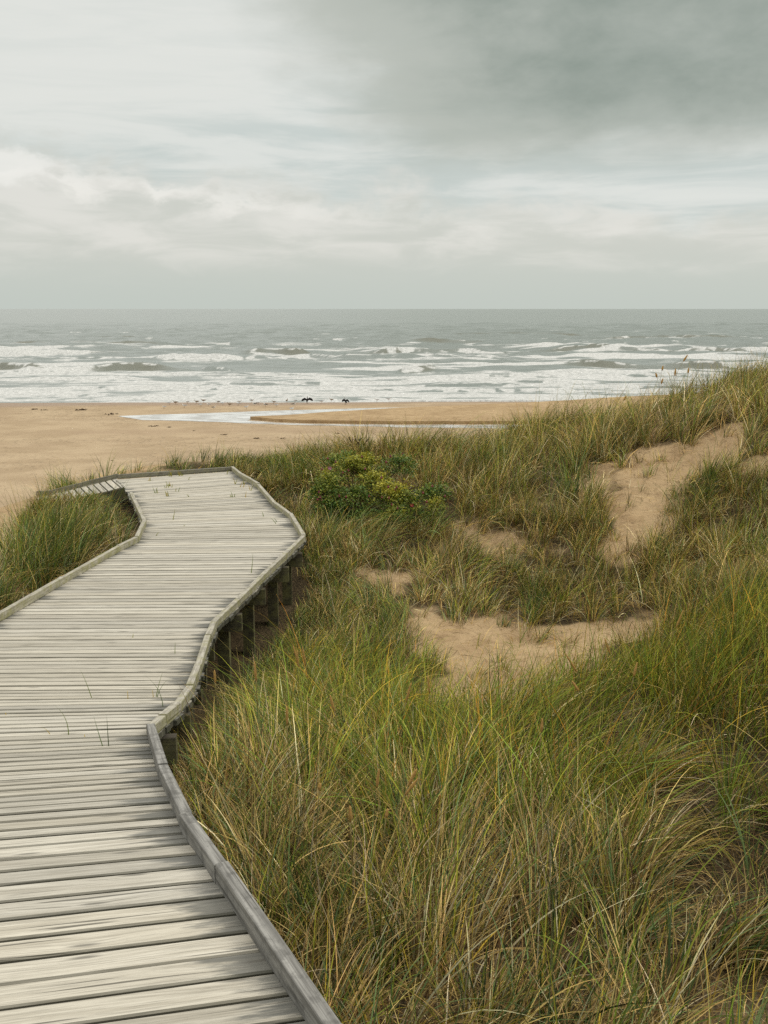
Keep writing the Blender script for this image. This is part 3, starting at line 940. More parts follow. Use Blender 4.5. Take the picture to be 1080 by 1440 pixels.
def mix_left(x, d):
    n = fbm(x * .6 + 50, d * .6 + 3, 2)
    return np.where(n > .36, 1, 2)
FL = Field()
def hleft(x, d): return 1 + .05 * sstep(-3.9, -4.5, x) - .80 * sstep(11.2, 12.8, d) * sstep(-5.1, -4.6, x)
grow(FL, -6.0, -2.6, 6.2, 16.5, 70, 28, 1.4, .6, wscale=1.5, mixsel=mix_left, nseg=5, hfun=hleft, keep=lambda x, d: (x < -2.9) & (d < 15.2) &
     ~((d > np.interp(x, [U1[0], U0[0]], [L1[1], L0[1]]) - .12) & (d < np.interp(x, [U1[0], U0[0]], [U1[1], U0[1]]) + .12)))
FL.build('marram grass mound inside the bend left of the boardwalk')
FB = Field()
grow(FB, -8.0, -1.6, 15.0, 17.8, 19, 22, .66, .3, hfun=lambda x, d: 1 + .55 * sstep(-3.9, -4.5, x), wscale=1.9, mixsel=lambda x, d: np.ones(np.shape(x), int), nseg=5,
     keep=lambda x, d: (x < -1.7) & (d > np.interp(x, [U1[0], BL[0], BR[0]], [U1[1] + .15, BL[1] + .15, BR[1] + .2])))
FB.build('short grass growing behind the far end of the boardwalk')

# ------------------------------------------------------------------ seed heads
M_stalk = simple_mat('seed_stalk', (.24, .19, .075), .7)
M_seed = simple_mat('seed_spike', (.46, .27, .085), .9, var=.5, scale=120)
def tube(pts, rad, seg=6):
    v = []; f = []
    pts = [Vector(p) for p in pts]
    for i, p in enumerate(pts):
        t = (pts[min(i + 1, len(pts) - 1)] - pts[max(i - 1, 0)]).normalized()
        a = t.cross(Vector((0, 1, .01))).normalized() if abs(t.y) < .95 else t.cross(Vector((1, 0, 0))).normalized()
        b = t.cross(a)
        r = rad[i] if hasattr(rad, '__len__') else rad
        for k in range(seg):
            g = 2 * math.pi * k / seg
            v.append(p + a * (math.cos(g) * r) + b * (math.sin(g) * r))
        if i:
            for k in range(seg):
                k2 = (k + 1) % seg
                f.append(((i - 1) * seg + k, (i - 1) * seg + k2, i * seg + k2, i * seg + k))
    f.append(tuple(range(seg))[::-1]); f.append(tuple((len(pts) - 1) * seg + k for k in range(seg)))
    return v, f
def join(parts):
    v = []; f = []
    for (a, b) in parts:
        o = len(v); v += list(a); f += [tuple(i + o for i in q) for q in b]
    return v, f
# (head top px, head bottom px, ground offset, label)
def seed(top, bot, dist, label, group):
    a = P(*top, dist); b = P(*bot, dist)
    n = a - b
    ln = np.linalg.norm(n)
    g = b - n / ln * .15
    base = np.array([g[0] - n[0] * .4, g[1] + .02, 0]); base[2] = float(H(base[0], base[1]))
    o = empty('seed_stalk', tuple(base))
    pts = []
    for i in range(8):
        s = i / 7
        ctrlp = b - n / ln * .45 * max(.1, b[2] - base[2])
        q = (1 - s) ** 2 * base + 2 * s * (1 - s) * ctrlp + s * s * b
        pts.append(q - base)
    v, f = tube(pts, [.0026 if dist < 10 else .0018] * 8, 5)
    mesh_obj('stalk', v, f, M_stalk, o, True)
    pts = [b - base + n * s for s in np.linspace(0, 1.0, 9)]
    rad = [.003, .006, .0078, .0085, .0082, .0075, .0065, .005, .002]
    sc_ = max(.95, dist / 9)
    pr = [r * sc_ * random.uniform(.85, 1.15) for r in rad]
    v, f = tube(pts, pr, 7)
    mesh_obj('spike', v, f, M_seed, o, True)
    tag(o, label, 'seed head', group)
GP = 'brown seed heads of the marram grass'
seeds = [
 ((412, 908), (419, 931), 7.4, 'left brown seed head of the close trio beside the boardwalk posts'),
 ((418, 914), (419, 938), 7.45, 'middle brown seed head of the close trio beside the boardwalk posts'),
 ((425, 909), (430, 936), 7.3, 'right brown seed head of the close trio beside the boardwalk posts'),
 ((358, 930), (360, 958), 7.2, 'brown seed head standing just right of the tall boardwalk post'),
 ((301.5, 942), (303, 962), 6.9, 'pale seed head in front of the dark gap under the boardwalk'),
 ((403, 993), (404, 1020), 6.4, 'brown seed head upright in green grass below the close trio'),
 ((464, 977), (470, 1000), 6.5, 'thin seed head leaning left in the lush green grass'),
 ((578, 960), (571, 988), 6.8, 'long seed head leaning right in front of the sand patch'),
 ((533, 1081), (530, 1108), 5.3, 'plump brown seed head upright in the middle of the green grass'),
 ((586, 1081), (574, 1106), 5.2, 'upper seed head of the leaning pair in the green grass'),
 ((588, 1094), (570, 1118), 5.1, 'lower seed head of the leaning pair in the green grass'),
 ((450, 1101), (449, 1112), 5.2, 'small stubby seed head left of the plump one'),
 ((492, 1133), (493, 1156), 4.9, 'dark upright seed head in the grass below the plump one'),
 ((545, 1137), (543, 1150), 4.9, 'short curled seed head under the leaning pair'),
 ((795, 919), (812, 946), 7.4, 'dark seed head leaning left at the near edge of the sand patch'),
 ((850, 897), (858, 920), 7.6, 'dark seed head at the right end of the sand patch'),
 ((896, 931), (891, 952), 7.2, 'short seed head leaning right among the lush green blades'),
 ((961, 858), (950, 884), 8.2, 'slim seed head on the rise at the right of the photo'),
 ((804, 957), (814, 972), 7.0, 'small dark seed head just below the leaning one by the sand'),
 ((967, 499), (961, 508), 15.6, 'tallest seed head over the breakers on the right crest'),
 ((932.5, 514), (931, 521), 15.7, 'seed head over the white surf left of the tallest one'),
 ((922, 524), (924, 531), 15.6, 'leftmost seed head in the cluster over the white surf'),
 ((950, 518), (949, 529), 15.5, 'seed head below the tallest one on the right crest'),
 ((968.5, 517), (967.5, 525), 15.6, 'rightmost seed head in the cluster over the white surf'),
 ((932, 532), (930, 540), 15.5, 'lowest seed head in the cluster over the white surf'),
 ((881, 556), (877, 563), 15.4, 'lone seed head against the beach at the start of the crest'),
 ((763, 1010), (761, 1030), 6.2, 'upright seed head in the grass below the sand patch'),
 ((602, 950), (604, 975), 7.0, 'slender seed head beside the long leaning one'),
]
for (a_, b_, dd_, lb_) in seeds:
    while dd_ < 9 and dd_ > 3.2 and P(*a_, dd_)[2] - float(Hf(*P(*a_, dd_)[:2])) < .60: dd_ -= .05
    seed(a_, b_, dd_, lb_, GP)
# two dead plant stems on the crest
M_dead = simple_mat('dead_stem', (.07, .045, .03), .9)
for (px, py0, py1, lb) in ((494, 640, 615, 'dark dead plant stem on the crest above the rose bush'), (503, 638, 617, 'forked dead stem beside the darker one on the crest')):
    b = P(px, py0, 15.6); b[2] = float(H(b[0], b[1])); t_ = P(px + 2, py1, 15.6) - b
    o = empty('dead_stem', tuple(b))
    v, f = join([tube([(0, 0, 0), tuple(t_ * .5), tuple(t_)], [.008, .007, .005], 5),
                 tube([tuple(t_ * .6), tuple(t_ * .85 + np.array([.10, 0, 0])), tuple(t_ * .98 + np.array([.14, 0, 0]))], [.006, .006, .012], 5),
                 tube([tuple(t_ * .8), tuple(t_ * .95 + np.array([-.05, 0, 0])), tuple(t_ * 1.02 + np.array([-.06, 0, 0]))], [.006, .010, .008], 5)])
    mesh_obj('stem', v, f, M_dead, o, True)
    tag(o, lb, 'dead stem', 'dead stems on the crest')

# ------------------------------------------------------------------ blades growing between the planks
def sprout(stems, label, group):
    """stems: list of (base px, tip px, bend px)"""
    b0 = on_deck(*stems[0][0], -.01)
    o = empty('grass_sprout', tuple(b0))
    for (bp, tp, kx, cname) in stems:
        b = on_deck(*bp, -.015)
        t_ = P(*tp, b[1] + .03)
        mid_ = (b + t_) / 2 + np.array([kx, 0, .03])
        N = 7
        v = []; f = []
        for i in range(N):
            s = i / (N - 1)
            q = (1 - s) ** 2 * b + 2 * s * (1 - s) * mid_ + s * s * t_ - b0
            w = .0026 * (1 - s * .9) * max(1, b[1] / 6)
            v += [(q[0] - w, q[1], q[2]), (q[0], q[1] + w * .8, q[2]), (q[0] + w, q[1], q[2])]
            if i:
                o_ = (i - 1) * 3
                f += [(o_, o_ + 1, o_ + 4, o_ + 3), (o_ + 1, o_ + 2, o_ + 5, o_ + 4)]
        c_ = mesh_obj('blade', v, f, M_grass, o, True)
        add_color(c_.data, 'col', np.tile(np.array(PAL[cname]), (len(v), 1)))
    tag(o, label, 'grass sprout', group)
GS = 'grass blades growing up through the boardwalk'
sprout([((145.5, 1053), (132, 1007), -.01, 'blue'), ((153, 1053), (150, 1007), 0, 'dark')], 'pair of upright green blades in a gap of the near boardwalk', GS)
sprout([((96.5, 1037), (77, 992), .04, 'green'), ((72, 1036), (55, 1023), .01, 'gold')], 'curved green blade with a short yellow one on the left planks', GS)
sprout([((130, 985), (113, 942), 0, 'green')], 'single slim blade leaning left on the sloping planks', GS)
sprout([((229.5, 997), (203, 949), .05, 'blue'), ((220, 984), (240, 953), -.02, 'blue'), ((219, 983), (229, 945), 0, 'green'), ((216, 984), (214, 970), 0, 'gold')], 'crossing tuft of blades by the kerb where the boardwalk bends', GS)
sprout([((119.5, 1041), (119, 1034), 0, 'gold'), ((9, 1008), (7.5, 1004), 0, 'gold')], 'short dry stubs poking from gaps in the near planks', GS)
sprout([((180, 985), (179.5, 971), 0, 'gold')], 'tiny yellow blade left of the crossing tuft', GS)
sprout([((186.5, 900), (188, 891), 0, 'olive')], 'short green blade in the middle of the sloping planks', GS)
sprout([((246, 922), (246.5, 903), 0, 'green')], 'thin blade near the narrow part of the boardwalk', GS)
sprout([((353, 808), (355.5, 778), .01, 'green')], 'tall thin blade beside the right kerb over the posts', GS)
sprout([((243, 733), (246, 715), .01, 'olive')], 'thin olive blade in the centre of the wide bend', GS)
sprout([((371, 728), (368, 719), 0, 'green'), ((389, 738), (378, 727), 0, 'green'), ((390, 736), (384, 728), 0, 'blue')], 'few green blades by the kerb at the outer bend', GS)
sprout([((219, 755), (225, 748), 0, 'olive'), ((258, 742), (261, 738), 0, 'olive')], 'small olive blades near the left kerb corner', GS)
for i in range(19):
    px = random.uniform(195, 365); py = random.uniform(668, 702)
    if px > 330: py = random.uniform(682, 702)
    st_ = []
    for k in range(random.randint(1, 4)):
        x0 = px + random.uniform(-3, 3)
        st_.append(((x0, py), (x0 + random.uniform(-5, 5), py - random.uniform(4, 11)), 0, random.choice(['gold', 'olive', 'green', 'olive'])))
    sprout(st_, 'sparse yellow green sprout growing through the far boardwalk planks', 'sparse sprouts on the far boardwalk')

# ------------------------------------------------------------------ rose bushes
def mat_leaf():
    t = NT('rose_leaf')
    c = t.attr('col').outputs['Color']
    d_ = t.n('ShaderNodeBsdfPrincipled'); t.link(c, d_.inputs['Base Color']); d_.inputs['Roughness'].default_value = .5
    tr = t.n('ShaderNodeBsdfTranslucent'); t.link(c, tr.inputs['Color'])
    m = t.n('ShaderNodeMixShader'); m.inputs[0].default_value = .25
    t.link(d_.outputs[0], m.inputs[1]); t.link(tr.outputs[0], m.inputs[2])
    return t.out(m.outputs[0])
M_leaf = mat_leaf()
M_twig = simple_mat('rose_twig', (.09, .06, .035), .9)
M_hip = simple_mat('rose_hip_skin', (.16, .012, .02), .35, .5, var=.3)
M_petal = simple_mat('rose_petal', (.50, .17, .30), .6)
M_petalr = simple_mat('rose_petal_red', (.36, .04, .055), .6)

def leaf_cloud(root, lobes, nleaf):
    """lobes: (cx, cd, cz, rx, rd, rz, yellow)"""
    V = []; C = []; Q = []
    wts = np.array([l[3] * l[5] for l in lobes]); wts = wts / wts.sum()
    tw = []
    for (cx, cd, cz, rx, rd, rz, yel), w in zip(lobes, wts):
        ns = max(4, int(nleaf * w / 13))
        for _ in range(ns):
            # a short twig carrying leaflets all around its end
            th = random.uniform(0, 2 * math.pi); ph = random.uniform(-.5, 1.5)
            rr_ = random.uniform(.3, 1.0) ** .5 * random.uniform(.8, 1.15) * (random.uniform(1.05, 1.4) if random.random() < .15 else 1)
            tip = np.array([cx + rx * rr_ * math.cos(th) * math.cos(ph), cd + rd * rr_ * math.sin(th) * math.cos(ph), cz + rz * rr_ * math.sin(ph)])
            cen = np.array([cx, cd, cz - rz * .5])
            dr = tip - cen; dr = dr / np.linalg.norm(dr)
            st = tip - dr * random.uniform(.06, .12)
            if random.random() < .12: tw.append((cen + (tip - cen) * .4, tip))
            y = max(0, min(1, .85 * yel * (.25 + .9 * (tip[2] - (cz - .2 * rz)) / rz) + random.gauss(0, .20)))
            for k in range(13):
                pos = tip + np.array([random.gauss(0, .030), random.gauss(0, .030), random.gauss(0, .024)])
                d_ = np.array([random.gauss(0, 1), random.gauss(0, 1), random.gauss(.1, .6)]) + dr * .5
                d_ = d_ / np.linalg.norm(d_)
                L = random.uniform(.020, .040)
                wv = np.cross(d_, (random.gauss(0, .5), random.gauss(0, .5), 1)); wv = wv / (np.linalg.norm(wv) + 1e-6) * L * .36
                up = np.cross(wv, d_); up = up / (np.linalg.norm(up) + 1e-6) * L * .08
                b = len(V)
                V += [pos, pos + d_ * L * .5 + wv + up, pos + d_ * L, pos + d_ * L * .5 - wv + up, pos + d_ * L * .5 - up]
                Q += [(b, b + 4, b + 2, b + 1), (b, b + 3, b + 2, b + 4)]
                g = np.array([.105, .195, .032]) * random.uniform(.6, 1.35)
                ye = np.array([.54, .48, .048]) * random.uniform(.75, 1.2)
                yy = max(0, min(1, y + random.gauss(0, .15)))
                c = g * (1 - yy) + ye * yy
                C += [c] * 5
    base = np.array(root.location)
    V = np.array(V) - base
    o = np_mesh('foliage', V, np.array(Q), M_leaf, False)
    add_color(o.data, 'col', np.array(C)); o.parent = root
    v, f = join([tube([tuple(a - base), tuple(b - base)], [.006, .003], 4) for a, b in tw] +
                [tube([(random.uniform(-.05, .05), random.uniform(-.05, .05), 0), tuple(np.array([(l[0] - base[0]) * .6, (l[1] - base[1]) * .6, (l[2] - base[2]) * .6])), tuple(np.array(l[:3]) - base)], [.012, .009, .006], 5) for l in lobes])
    mesh_obj('stem', v, f, M_twig, root)

def sphere(r, sx=1, n=8, m=6):
    v = [(0, 0, r * sx)]; f = []
    for i in range(1, m):
        a = math.pi * i / m
        for k in range(n):
            g = 2 * math.pi * k / n
            v.append((r * math.sin(a) * math.cos(g), r * math.sin(a) * math.sin(g), r * sx * math.cos(a)))
    v.append((0, 0, -r * sx))
    for k in range(n): f.append((0, 1 + k, 1 + (k + 1) % n))
    for i in range(m - 2):
        for k in range(n):
            f.append((1 + i * n + k, 1 + (i + 1) * n + k, 1 + (i + 1) * n + (k + 1) % n, 1 + i * n + (k + 1) % n))
    b = 1 + (m - 2) * n
    for k in range(n): f.append((b + k, len(v) - 1, b + (k + 1) % n))
    return v, f
def hips(root, px):
    base = np.array(root.location)
    for (x, y, dd) in px:
        p = P(x, y, dd) - base
        v, f = sphere(random.uniform(.012, .017), .9)
        # sepals: a small crown on the hip
        cr = tube([(0, 0, .010), (0, 0, .024)], [.004, .009], 5)
        v, f = join([(v, f), cr])
        o = mesh_obj('rose_hip', [(a + p[0], b + p[1], c + p[2]) for a, b, c in v], f, M_hip, root, True)
def flower(root, x, y, dd, mat, label):
    base = np.array(root.location); p = P(x, y, dd) - base
    v = []; f = []
    for k in range(5):
        a = 2 * math.pi * k / 5
        b = len(v)
        for (rad, off, z) in ((.004, 0, 0), (.016, .6, .006), (.025, .3, .010), (.025, -.3, .010), (.016, -.6, .006)):
            g = a + off
            v.append((p[0] + rad * math.cos(g), p[1] - .004 - z, p[2] + rad * math.sin(g)))
        f.append((b, b + 1, b + 2, b + 3, b + 4))
    o = mesh_obj('flower', v, f, mat, root); o['label'] = label

def lobe(px, py, dd, rpx, rpy, yel):
    c = P(px, py, dd); k = dd / F * 1.02
    return (c[0], c[1], c[2], rpx * k, rpx * k * .8, rpy * k, yel)
b0 = P(500, 745, 13.0); b0[2] = float(H(b0[0], b0[1]))
rb = empty('rose_bush', tuple(b0))
tag(rb, 'large wild rose bush with yellowing leaf tips and dark red hips', 'rose bush', 'wild rose bushes')
leaf_cloud(rb, [lobe(462, 690, 13.0, 24, 24, .35), (lobe(455, 700, 12.9, 20, 20, .25)), lobe(495, 668, 13.4, 28, 22, .55), lobe(515, 660, 13.5, 24, 20, .8), lobe(528, 682, 13.1, 24, 18, .75),
                lobe(545, 700, 12.8, 28, 20, .85), lobe(562, 705, 12.7, 26, 22, .8), lobe(500, 705, 12.9, 30, 18, .15), lobe(560, 730, 12.5, 26, 18, .35), lobe(485, 650, 13.7, 30, 14, .25), lobe(560, 660, 13.5, 26, 18, .1), lobe(575, 715, 12.7, 20, 18, .2), lobe(520, 735, 12.7, 40, 18, .0), lobe(465, 722, 12.8, 28, 18, .0)], 19000)
hips(rb, [(461, 645, 13.3), (509, 642.5, 13.0), (513.5, 659.5, 12.9), (453, 660, 12.7), (477, 698, 12.5), (448.5, 692.5, 12.5), (447, 703, 12.4), (450.5, 700, 12.4), (486.5, 699, 12.5), (536.5, 672, 12.7), (546, 685, 12.4), (537, 700, 12.4),
          (547, 700.5, 12.3), (558, 685.5, 12.4), (556, 689, 12.4), (551, 710, 12.2), (559, 715, 12.2), (519, 698, 12.5), (543, 650, 13.2), (482, 665, 13), (490, 662, 13), (472, 650, 13.2), (549, 642, 13.4), (566, 638, 13.6)])
flower(rb, 464, 658, 12.75, M_petal, 'pink rose flower at the left of the bush')
flower(rb, 579, 710, 12.3, M_petalr, 'red rose flower at the lower right of the bush')
b1 = P(608, 748, 12.9); b1[2] = float(H(b1[0], b1[1]))
rb2 = empty('rose_bush', tuple(b1))
tag(rb2, 'small darker rose clump against the straw grass right of the large bush', 'rose bush', 'wild rose bushes')
leaf_cloud(rb2, [lobe(603, 700, 12.9, 22, 16, .15), lobe(612, 718, 12.6, 18, 16, .6), lobe(605, 735, 12.5, 18, 14, .35), lobe(620, 695, 13, 14, 12, .1)], 2600)
hips(rb2, [(608, 684, 12.6), (595, 693.5, 12.5), (625.5, 698, 12.5), (600, 706, 12.4)])

# ------------------------------------------------------------------ birds
def loft(rings, seg=12):
    v = []; f = []
    for i, (x, zc, ry, rz) in enumerate(rings):
        for k in range(seg):
            g = 2 * math.pi * k / seg
            v.append((x, ry * math.cos(g), zc + rz * math.sin(g)))
        if i:
            for k in range(seg):
                k2 = (k + 1) % seg
                f.append(((i - 1) * seg + k, (i - 1) * seg + k2, i * seg + k2, i * seg + k))
    f.append(tuple(range(seg))[::-1]); f.append(tuple((len(rings) - 1) * seg + k for k in range(seg)))
    return v, f
M_white = simple_mat('white_feather', (.75, .74, .71), .8)
M_grey = simple_mat('grey_feather', (.42, .43, .44), .8)
M_black = simple_mat('black_feather', (.020, .020, .021), .6)
M_speck = simple_mat('speckled_feather', (.28, .22, .16), .8, var=.6, scale=40)
M_bill = simple_mat('yellow_bill', (.60, .36, .06), .5)
M_legb = simple_mat('bird_leg', (.35, .22, .14), .6)

def make_gull(back):
    root = empty('gull', (0, 0, 0))
    body = loft([(-.30, .235, .008, .006), (-.24, .232, .03, .018), (-.16, .225, .06, .045), (-.05, .215, .078, .068), (.06, .222, .074, .068), (.13, .25, .05, .055),
                 (.165, .30, .036, .04), (.185, .345, .036, .036), (.205, .372, .038, .036), (.232, .374, .03, .028), (.25, .368, .014, .012)])
    mesh_obj('body', *body, M_white if back is not M_speck else M_speck, root, True)
    for s in (-1, 1):
        v, f = loft([(-.34, .25, .004, .003), (-.26, .25, .012, .016), (-.12, .252, .014, .04), (.02, .248, .016, .05), (.10, .245, .008, .024)], 8)
        mesh_obj('wing', [(a, b * 1.0 + s * (.066 - abs(a + .02) * .12), c) for a, b, c in v], f, back, root, True)
        v, f = join([tube([(0, s * .03, .16), (.0, s * .03, .0)], [.009, .007], 5), tube([(-.01, s * .03, .008), (.06, s * .035, .006)], [.008, .012], 4)])
        mesh_obj('leg', v, f, M_legb, root, True)
        v, f = sphere(.006)
        mesh_obj('eye', [(a + .225, b + s * .03, c + .382) for a, b, c in v], f, M_black, root, True)
    v, f = tube([(.24, 0, .368), (.275, 0, .362), (.30, 0, .35)], [.011, .009, .003], 6)
    mesh_obj('beak', v, f, M_bill, root, True)
    return root
def copy_tree(o, parent=None):
    c = o.copy(); COL.objects.link(c)
    if parent: c.parent = parent
    for ch in o.children:
        copy_tree(ch, c)
    return c
protos = [make_gull(M_grey), make_gull(M_black), make_gull(M_speck)]
gx = [(92, 101, 0), (115, 84, 0), (140, 82, 2), (178, 97, 0), (190, 79, 0), (230, 79, 2), (248, 93, 0), (258, 74, 2), (280, 91, 0), (302, 103, 1), (320, 79, 1), (340, 86, 0), (368, 91, 2), (405, 87, 0), (411, 79, 0), (440, 103, 0),
      (463, 73, 1), (473, 89, 1), (490, 83, 0), (520, 93, 1), (555, 79, 2), (568, 94, 0), (610, 75, 2), (640, 91, 1), (632, 110, 0), (645, 74, 0), (757, 78, 0), (798, 70, 2), (990, 71, 0), (1040, 68, 0)]
ORD = 'first second third fourth fifth sixth seventh eighth ninth tenth eleventh twelfth thirteenth fourteenth fifteenth sixteenth seventeenth eighteenth nineteenth twentieth'.split()
gx.sort()
LOOK = ['white gull with grey wings', 'dark backed gull', 'speckled brown young gull']
used = {}
cnts = [0, 0, 0]; tot = [sum(1 for g in gx if g[2] == k) for k in range(3)]
for (a, b, kd) in gx:
    px = 200 + a / 3; py = 540 + b / 3 + 1.2
    z = -7.09
    p = Pz(px, py, z)
    z = float(H(p[0], p[1])); 
    z = max(z, SEA - .06)
    p = Pz(px, py, z)
    if kd in used: o = copy_tree(protos[kd])
    else: o = protos[kd]; used[kd] = 1
    o.location = tuple(p); o.rotation_euler = (0, 0, random.choice([0.3, 2.9, -.5, 3.5, 1.0, 0, math.pi]) + random.uniform(-.4, .4))
    s = random.uniform(.78, .98); o.scale = (s, s, s)
    c = cnts[kd]; cnts[kd] += 1
    where = 'leftmost' if c == 0 else ('rightmost' if c == tot[kd] - 1 else ORD[c])
    tag(o, f'{where} {LOOK[kd]} from the left of the flock on the sandbar' if where not in ('leftmost', 'rightmost') else f'{where} {LOOK[kd]} of the flock on the sandbar', 'gull', 'gulls standing on the sandbar')

def cormorant(px, py, face_, label):
    p = Pz(px, py, -7.1); z = max(float(H(p[0], p[1])), SEA - .06); p = Pz(px, py, z)
    root = empty('cormorant', tuple(p), face_); root.scale = (.78, .78, .78)
    spine = [((-.28, 0, .12), .012), ((-.2, 0, .2), .05), ((-.08, 0, .30), .10), ((.04, 0, .42), .115), ((.10, 0, .55), .085), ((.12, 0, .66), .05), ((.10, 0, .76), .036), ((.12, 0, .85), .038), ((.17, 0, .88), .036), ((.21, 0, .88), .02)]
    v, f = tube([q[0] for q in spine], [q[1] for q in spine], 10)
    mesh_obj('body', v, f, M_black, root, True)
    v, f = tube([(.20, 0, .88), (.27, 0, .87), (.30, 0, .855)], [.014, .009, .005], 6)
    mesh_obj('beak', v, f, M_bill, root, True)
    for s in (-1, 1):
        top = [(.08, .58), (.30, .74), (.46, .66), (.64, .58), (.74, .40)]
        bot = [(.08, .36), (.30, .42), (.46, .36), (.58, .30), (.70, .30)]
        v = []; f = []
        for (y, zt), (y2, zb) in zip(top, bot):
            v += [(.02, s * y, zt), (.05, s * (y + y2) / 2, (zt + zb) / 2), (.0, s * y2, zb), (-.02, s * (y + y2) / 2, (zt + zb) / 2)]
        for i in range(4):
            for k in range(4):
                k2 = (k + 1) % 4
                f.append((i * 4 + k, i * 4 + k2, i * 4 + 4 + k2, i * 4 + 4 + k))
        f.append((0, 1, 2, 3)); f.append((16, 17, 18, 19))
        mesh_obj('wing', v, f, M_black, root)
        v, f = join([tube([(-.02, s * .05, .26), (0, s * .05, 0)], [.018, .012], 5), tube([(-.01, s * .05, .01), (.09, s * .06, .008)], [.012, .02], 5)])
        mesh_obj('leg', v, f, M_black, root, True)
    tag(root, label, 'cormorant', 'cormorants drying their wings')
    return root
cormorant(432, 567.5, math.radians(-70), 'black cormorant with spread wings standing left of the other')
c2 = cormorant(486, 568.5, math.radians(-128), 'black cormorant with spread wings at the right, nearest the stream mouth')
c2.scale = (.78, .62, .70)

# ------------------------------------------------------------------ wrack and driftwood bits on the beach
M_wrack = simple_mat('dry_seaweed', (.075, .045, .025), .9, var=.5, scale=9)
def wrack(px, py, w, label, grp):
    d0_ = 40.
    p = on_ground(px, py, 17, 100)
    if p[1] > 70: p[2] = max(p[2], -7.02)
    o = empty('seaweed_clump', tuple(p), random.uniform(0, 3))
    v = []; f = []
    parts = []
    for k in range(14):
        x = random.gauss(0, w * .35); y = random.gauss(0, w * .2)
        h = w * .12 * random.uniform(.4, 1.2)
        parts.append(tube([(x - w * .15, y + random.gauss(0, .05), .0), (x, y, h), (x + w * .15, y + random.gauss(0, .06), 0)], [w * .02, w * .045, w * .02], 5))
    v, f = join(parts)
    o2 = mesh_obj('fronds', v, f, M_wrack, o, True)
    tag(o, label, 'seaweed', grp)
GW = 'dry seaweed clumps on the beach'
for (px, py, w, lb) in [(157, 583, 1.0, 'dark seaweed clump at the left tip of the stream'), (115, 577, 1.1, 'long seaweed strand by the shore left of the stream'), (48, 576, .8, 'seaweed strand near the shore at far left'),
        (62, 577, .6, 'small seaweed bit beside the strand at far left'), (215, 600, .7, 'seaweed strand on the sand below the stream'), (238, 601, .4, 'small seaweed bit right of the strand below the stream'),
        (316, 612, .45, 'dark twig of seaweed in the middle of the beach'), (362, 617, .6, 'flat seaweed strand on the beach above the boardwalk end'), (398, 617, .45, 'seaweed strand on the beach right of the flat one'),
        (272, 606, .35, 'tiny seaweed dot on the middle beach'), (475, 610, .5, 'seaweed bit on the sand above the dead stems'), (157, 648, .25, 'small dark seaweed bit above the side path')]:
    wrack(px, py, w * .72, lb, GW)

# ------------------------------------------------------------------ sky
SUN_EL, SUN_AZ = math.radians(48), math.radians(72)   # azimuth from +Y towards +X
W = bpy.data.worlds.new('World'); S.world = W
t = NT('World', W)
g = t.n('ShaderNodeTexCoord').outputs['Generated']
sx = t.n('ShaderNodeSeparateXYZ'); t.link(g, sx.inputs[0])
x_, y_, z_ = sx.outputs
el = t.math('MULTIPLY', t.math('ARCSINE', z_), 57.2958)
az = t.math('MULTIPLY', t.math('ARCTAN2', x_, y_), 57.2958)
sky = t.n('ShaderNodeTexSky', sky_type='NISHITA'); sky.sun_disc = False; sky.sun_elevation = SUN_EL; sky.sun_rotation = SUN_AZ
big = t.noise(t.mapv(g, (5, 5, 16), (.3, .1, .2)), 1.0, 5, .55, .3)
med = t.noise(t.mapv(g, (9, 9, 42), (1.3, 2.1, .7)), 1.0, 6, .55, .5)
puff = t.noise(t.mapv(g, (16, 16, 30), (4.3, 2.1, .7)), 1.0, 6, .58, .2)
wis = t.noise(t.mapv(g, (5, 5, 38), (.3, 7.1, .7)), 1.0, 6, .58, .5)
def lin(r, g_, b): return tuple(((c / 255 + .055) / 1.055) ** 2.4 if c > 10 else c / 3294.6 for c in (r, g_, b))
c = t.mix(t.ss(0, 5, el), lin(196, 203, 196), lin(208, 209, 201))
# cream cloud bank 3.5 .. 8 deg, puffy upper rim on the left
rim = t.math('ADD', el, t.math('MULTIPLY', t.math('SUBTRACT', puff, .5), 5.5))
rim = t.math('ADD', rim, t.math('MULTIPLY', az, .09))
# upper sky: pale with bluish grey bands
up = t.mix(t.ss(.40, .62, wis), lin(201, 209, 205), lin(222, 225, 220))
up = t.mix(t.math('MULTIPLY', t.ss(9.5, 13.5, t.math('SUBTRACT', el, t.math('MULTIPLY', az, .15))), .72), up, lin(229, 230, 224))
bank = t.mix(t.ss(.36, .66, med), lin(207, 209, 201), lin(225, 224, 217))
bank = t.mix(t.math('MULTIPLY', t.math('MULTIPLY', t.ss(4.2, 5.6, rim), t.math('SUBTRACT', 1.0, t.ss(5.6, 6.2, rim))), t.math('MULTIPLY', t.ss(.42, .62, puff), t.math('MULTIPLY_ADD', t.ss(4, -14, az), .75, .2))), bank, lin(240, 238, 231))
low = t.ss(1.6, 4.4, t.math('ADD', el, t.math('MULTIPLY', t.math('SUBTRACT', med, .5), 3.5)))
c = t.mix(low, c, bank)
c = t.mix(t.ss(5.2, 7.2, rim), c, up)
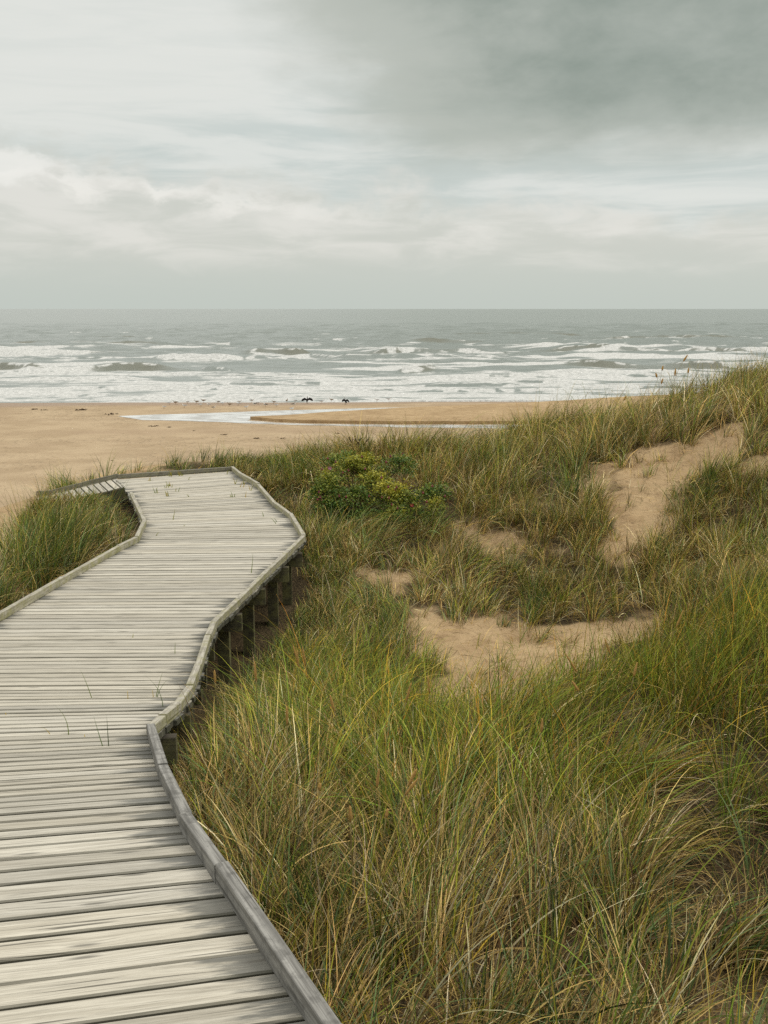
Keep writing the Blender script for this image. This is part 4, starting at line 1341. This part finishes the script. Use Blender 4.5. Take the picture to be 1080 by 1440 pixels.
# bright streak gaps
stk = t.math('MULTIPLY', t.ss(.56, .72, wis), t.math('MULTIPLY', t.ss(3, 4.5, el), t.math('SUBTRACT', 1.0, t.ss(7.5, 9.5, el))))
c = t.mix(t.math('MULTIPLY', stk, .25), c, lin(234, 234, 228))
bx_ = t.math('POWER', t.math('DIVIDE', t.math('ADD', az, 21.5), 4.5), 2.0)
by_ = t.math('POWER', t.math('ABSOLUTE', t.math('DIVIDE', t.math('SUBTRACT', el, 7.1), 1.1)), 2.0)
bl_ = t.math('ADD', t.math('ADD', bx_, by_), t.math('MULTIPLY', t.math('SUBTRACT', puff, .5), -5.0))
c = t.mix(t.math('MULTIPLY', t.math('SUBTRACT', 1.0, t.ss(.3, 1.3, bl_)), .75), c, lin(240, 239, 233))
# dark rain cloud hanging in from the upper right
nd = t.math('MULTIPLY', t.math('SUBTRACT', big, .5), 10.0)
nd2 = t.math('MULTIPLY', t.math('SUBTRACT', puff, .5), 3.5)
lx = t.math('ADD', t.math('ADD', az, t.math('MULTIPLY', t.math('SUBTRACT', el, 8.0), .75)), t.math('ADD', nd, nd2))
ly = t.math('ADD', t.math('SUBTRACT', el, t.math('MULTIPLY', az, .05)), t.math('MULTIPLY', t.math('ADD', nd, nd2), .30))
m1 = t.math('MULTIPLY', t.ss(-3, 5, lx), t.ss(5.8, 9.2, ly))
c = t.mix(t.math('MULTIPLY', m1, .85), c, lin(179, 184, 174))
m2 = t.math('MULTIPLY', t.ss(4, 14, lx), t.ss(7.2, 10.6, ly))
c = t.mix(t.math('MULTIPLY', m2, t.math('MULTIPLY_ADD', t.math('MULTIPLY_ADD', puff, 1.1, t.math('MULTIPLY', big, .8)), 1.0, -.25), clamp=True), c, lin(143, 153, 143))
# brighter overcast overhead and behind
c = t.mix(t.ss(16, 55, el), c, (1.28, 1.27, 1.22))
sc = t.n('ShaderNodeVectorMath', operation='SCALE'); t.link(c, sc.inputs[0]); sc.inputs['Scale'].default_value = 10.0
c = t.mix(.04, sc.outputs[0], sky.outputs[0])
bg = t.n('ShaderNodeBackground'); t.link(c, bg.inputs['Color']); bg.inputs['Strength'].default_value = .1
o = t.n('ShaderNodeOutputWorld'); t.link(bg.outputs[0], o.inputs['Surface'])

sl = bpy.data.lights.new('sun', 'SUN'); sl.energy = 1.0; sl.angle = math.radians(25); sl.color = (1, .95, .86)
so = bpy.data.objects.new('sun', sl); COL.objects.link(so)
dv = Vector((math.sin(SUN_AZ) * math.cos(SUN_EL), math.cos(SUN_AZ) * math.cos(SUN_EL), math.sin(SUN_EL)))
so.rotation_euler = dv.to_track_quat('Z', 'Y').to_euler()
so.location = dv * 50

# ------------------------------------------------------------------ camera
cam = bpy.data.cameras.new('camera'); cam.sensor_fit = 'VERTICAL'; cam.sensor_height = 36; cam.lens = 35
cam.clip_start = .05; cam.clip_end = 60000
cobj = bpy.data.objects.new('camera', cam); COL.objects.link(cobj)
cobj.location = (0, 0, EYE); cobj.rotation_euler = (math.pi / 2 - PITCH, 0, 0)
S.camera = cobj
S.view_settings.view_transform = 'Standard'; S.view_settings.look = 'None'
S.view_settings.exposure = 0; S.view_settings.gamma = 1
S.cycles.use_denoising = False
S.cycles.max_bounces = 6; S.cycles.transparent_max_bounces = 4
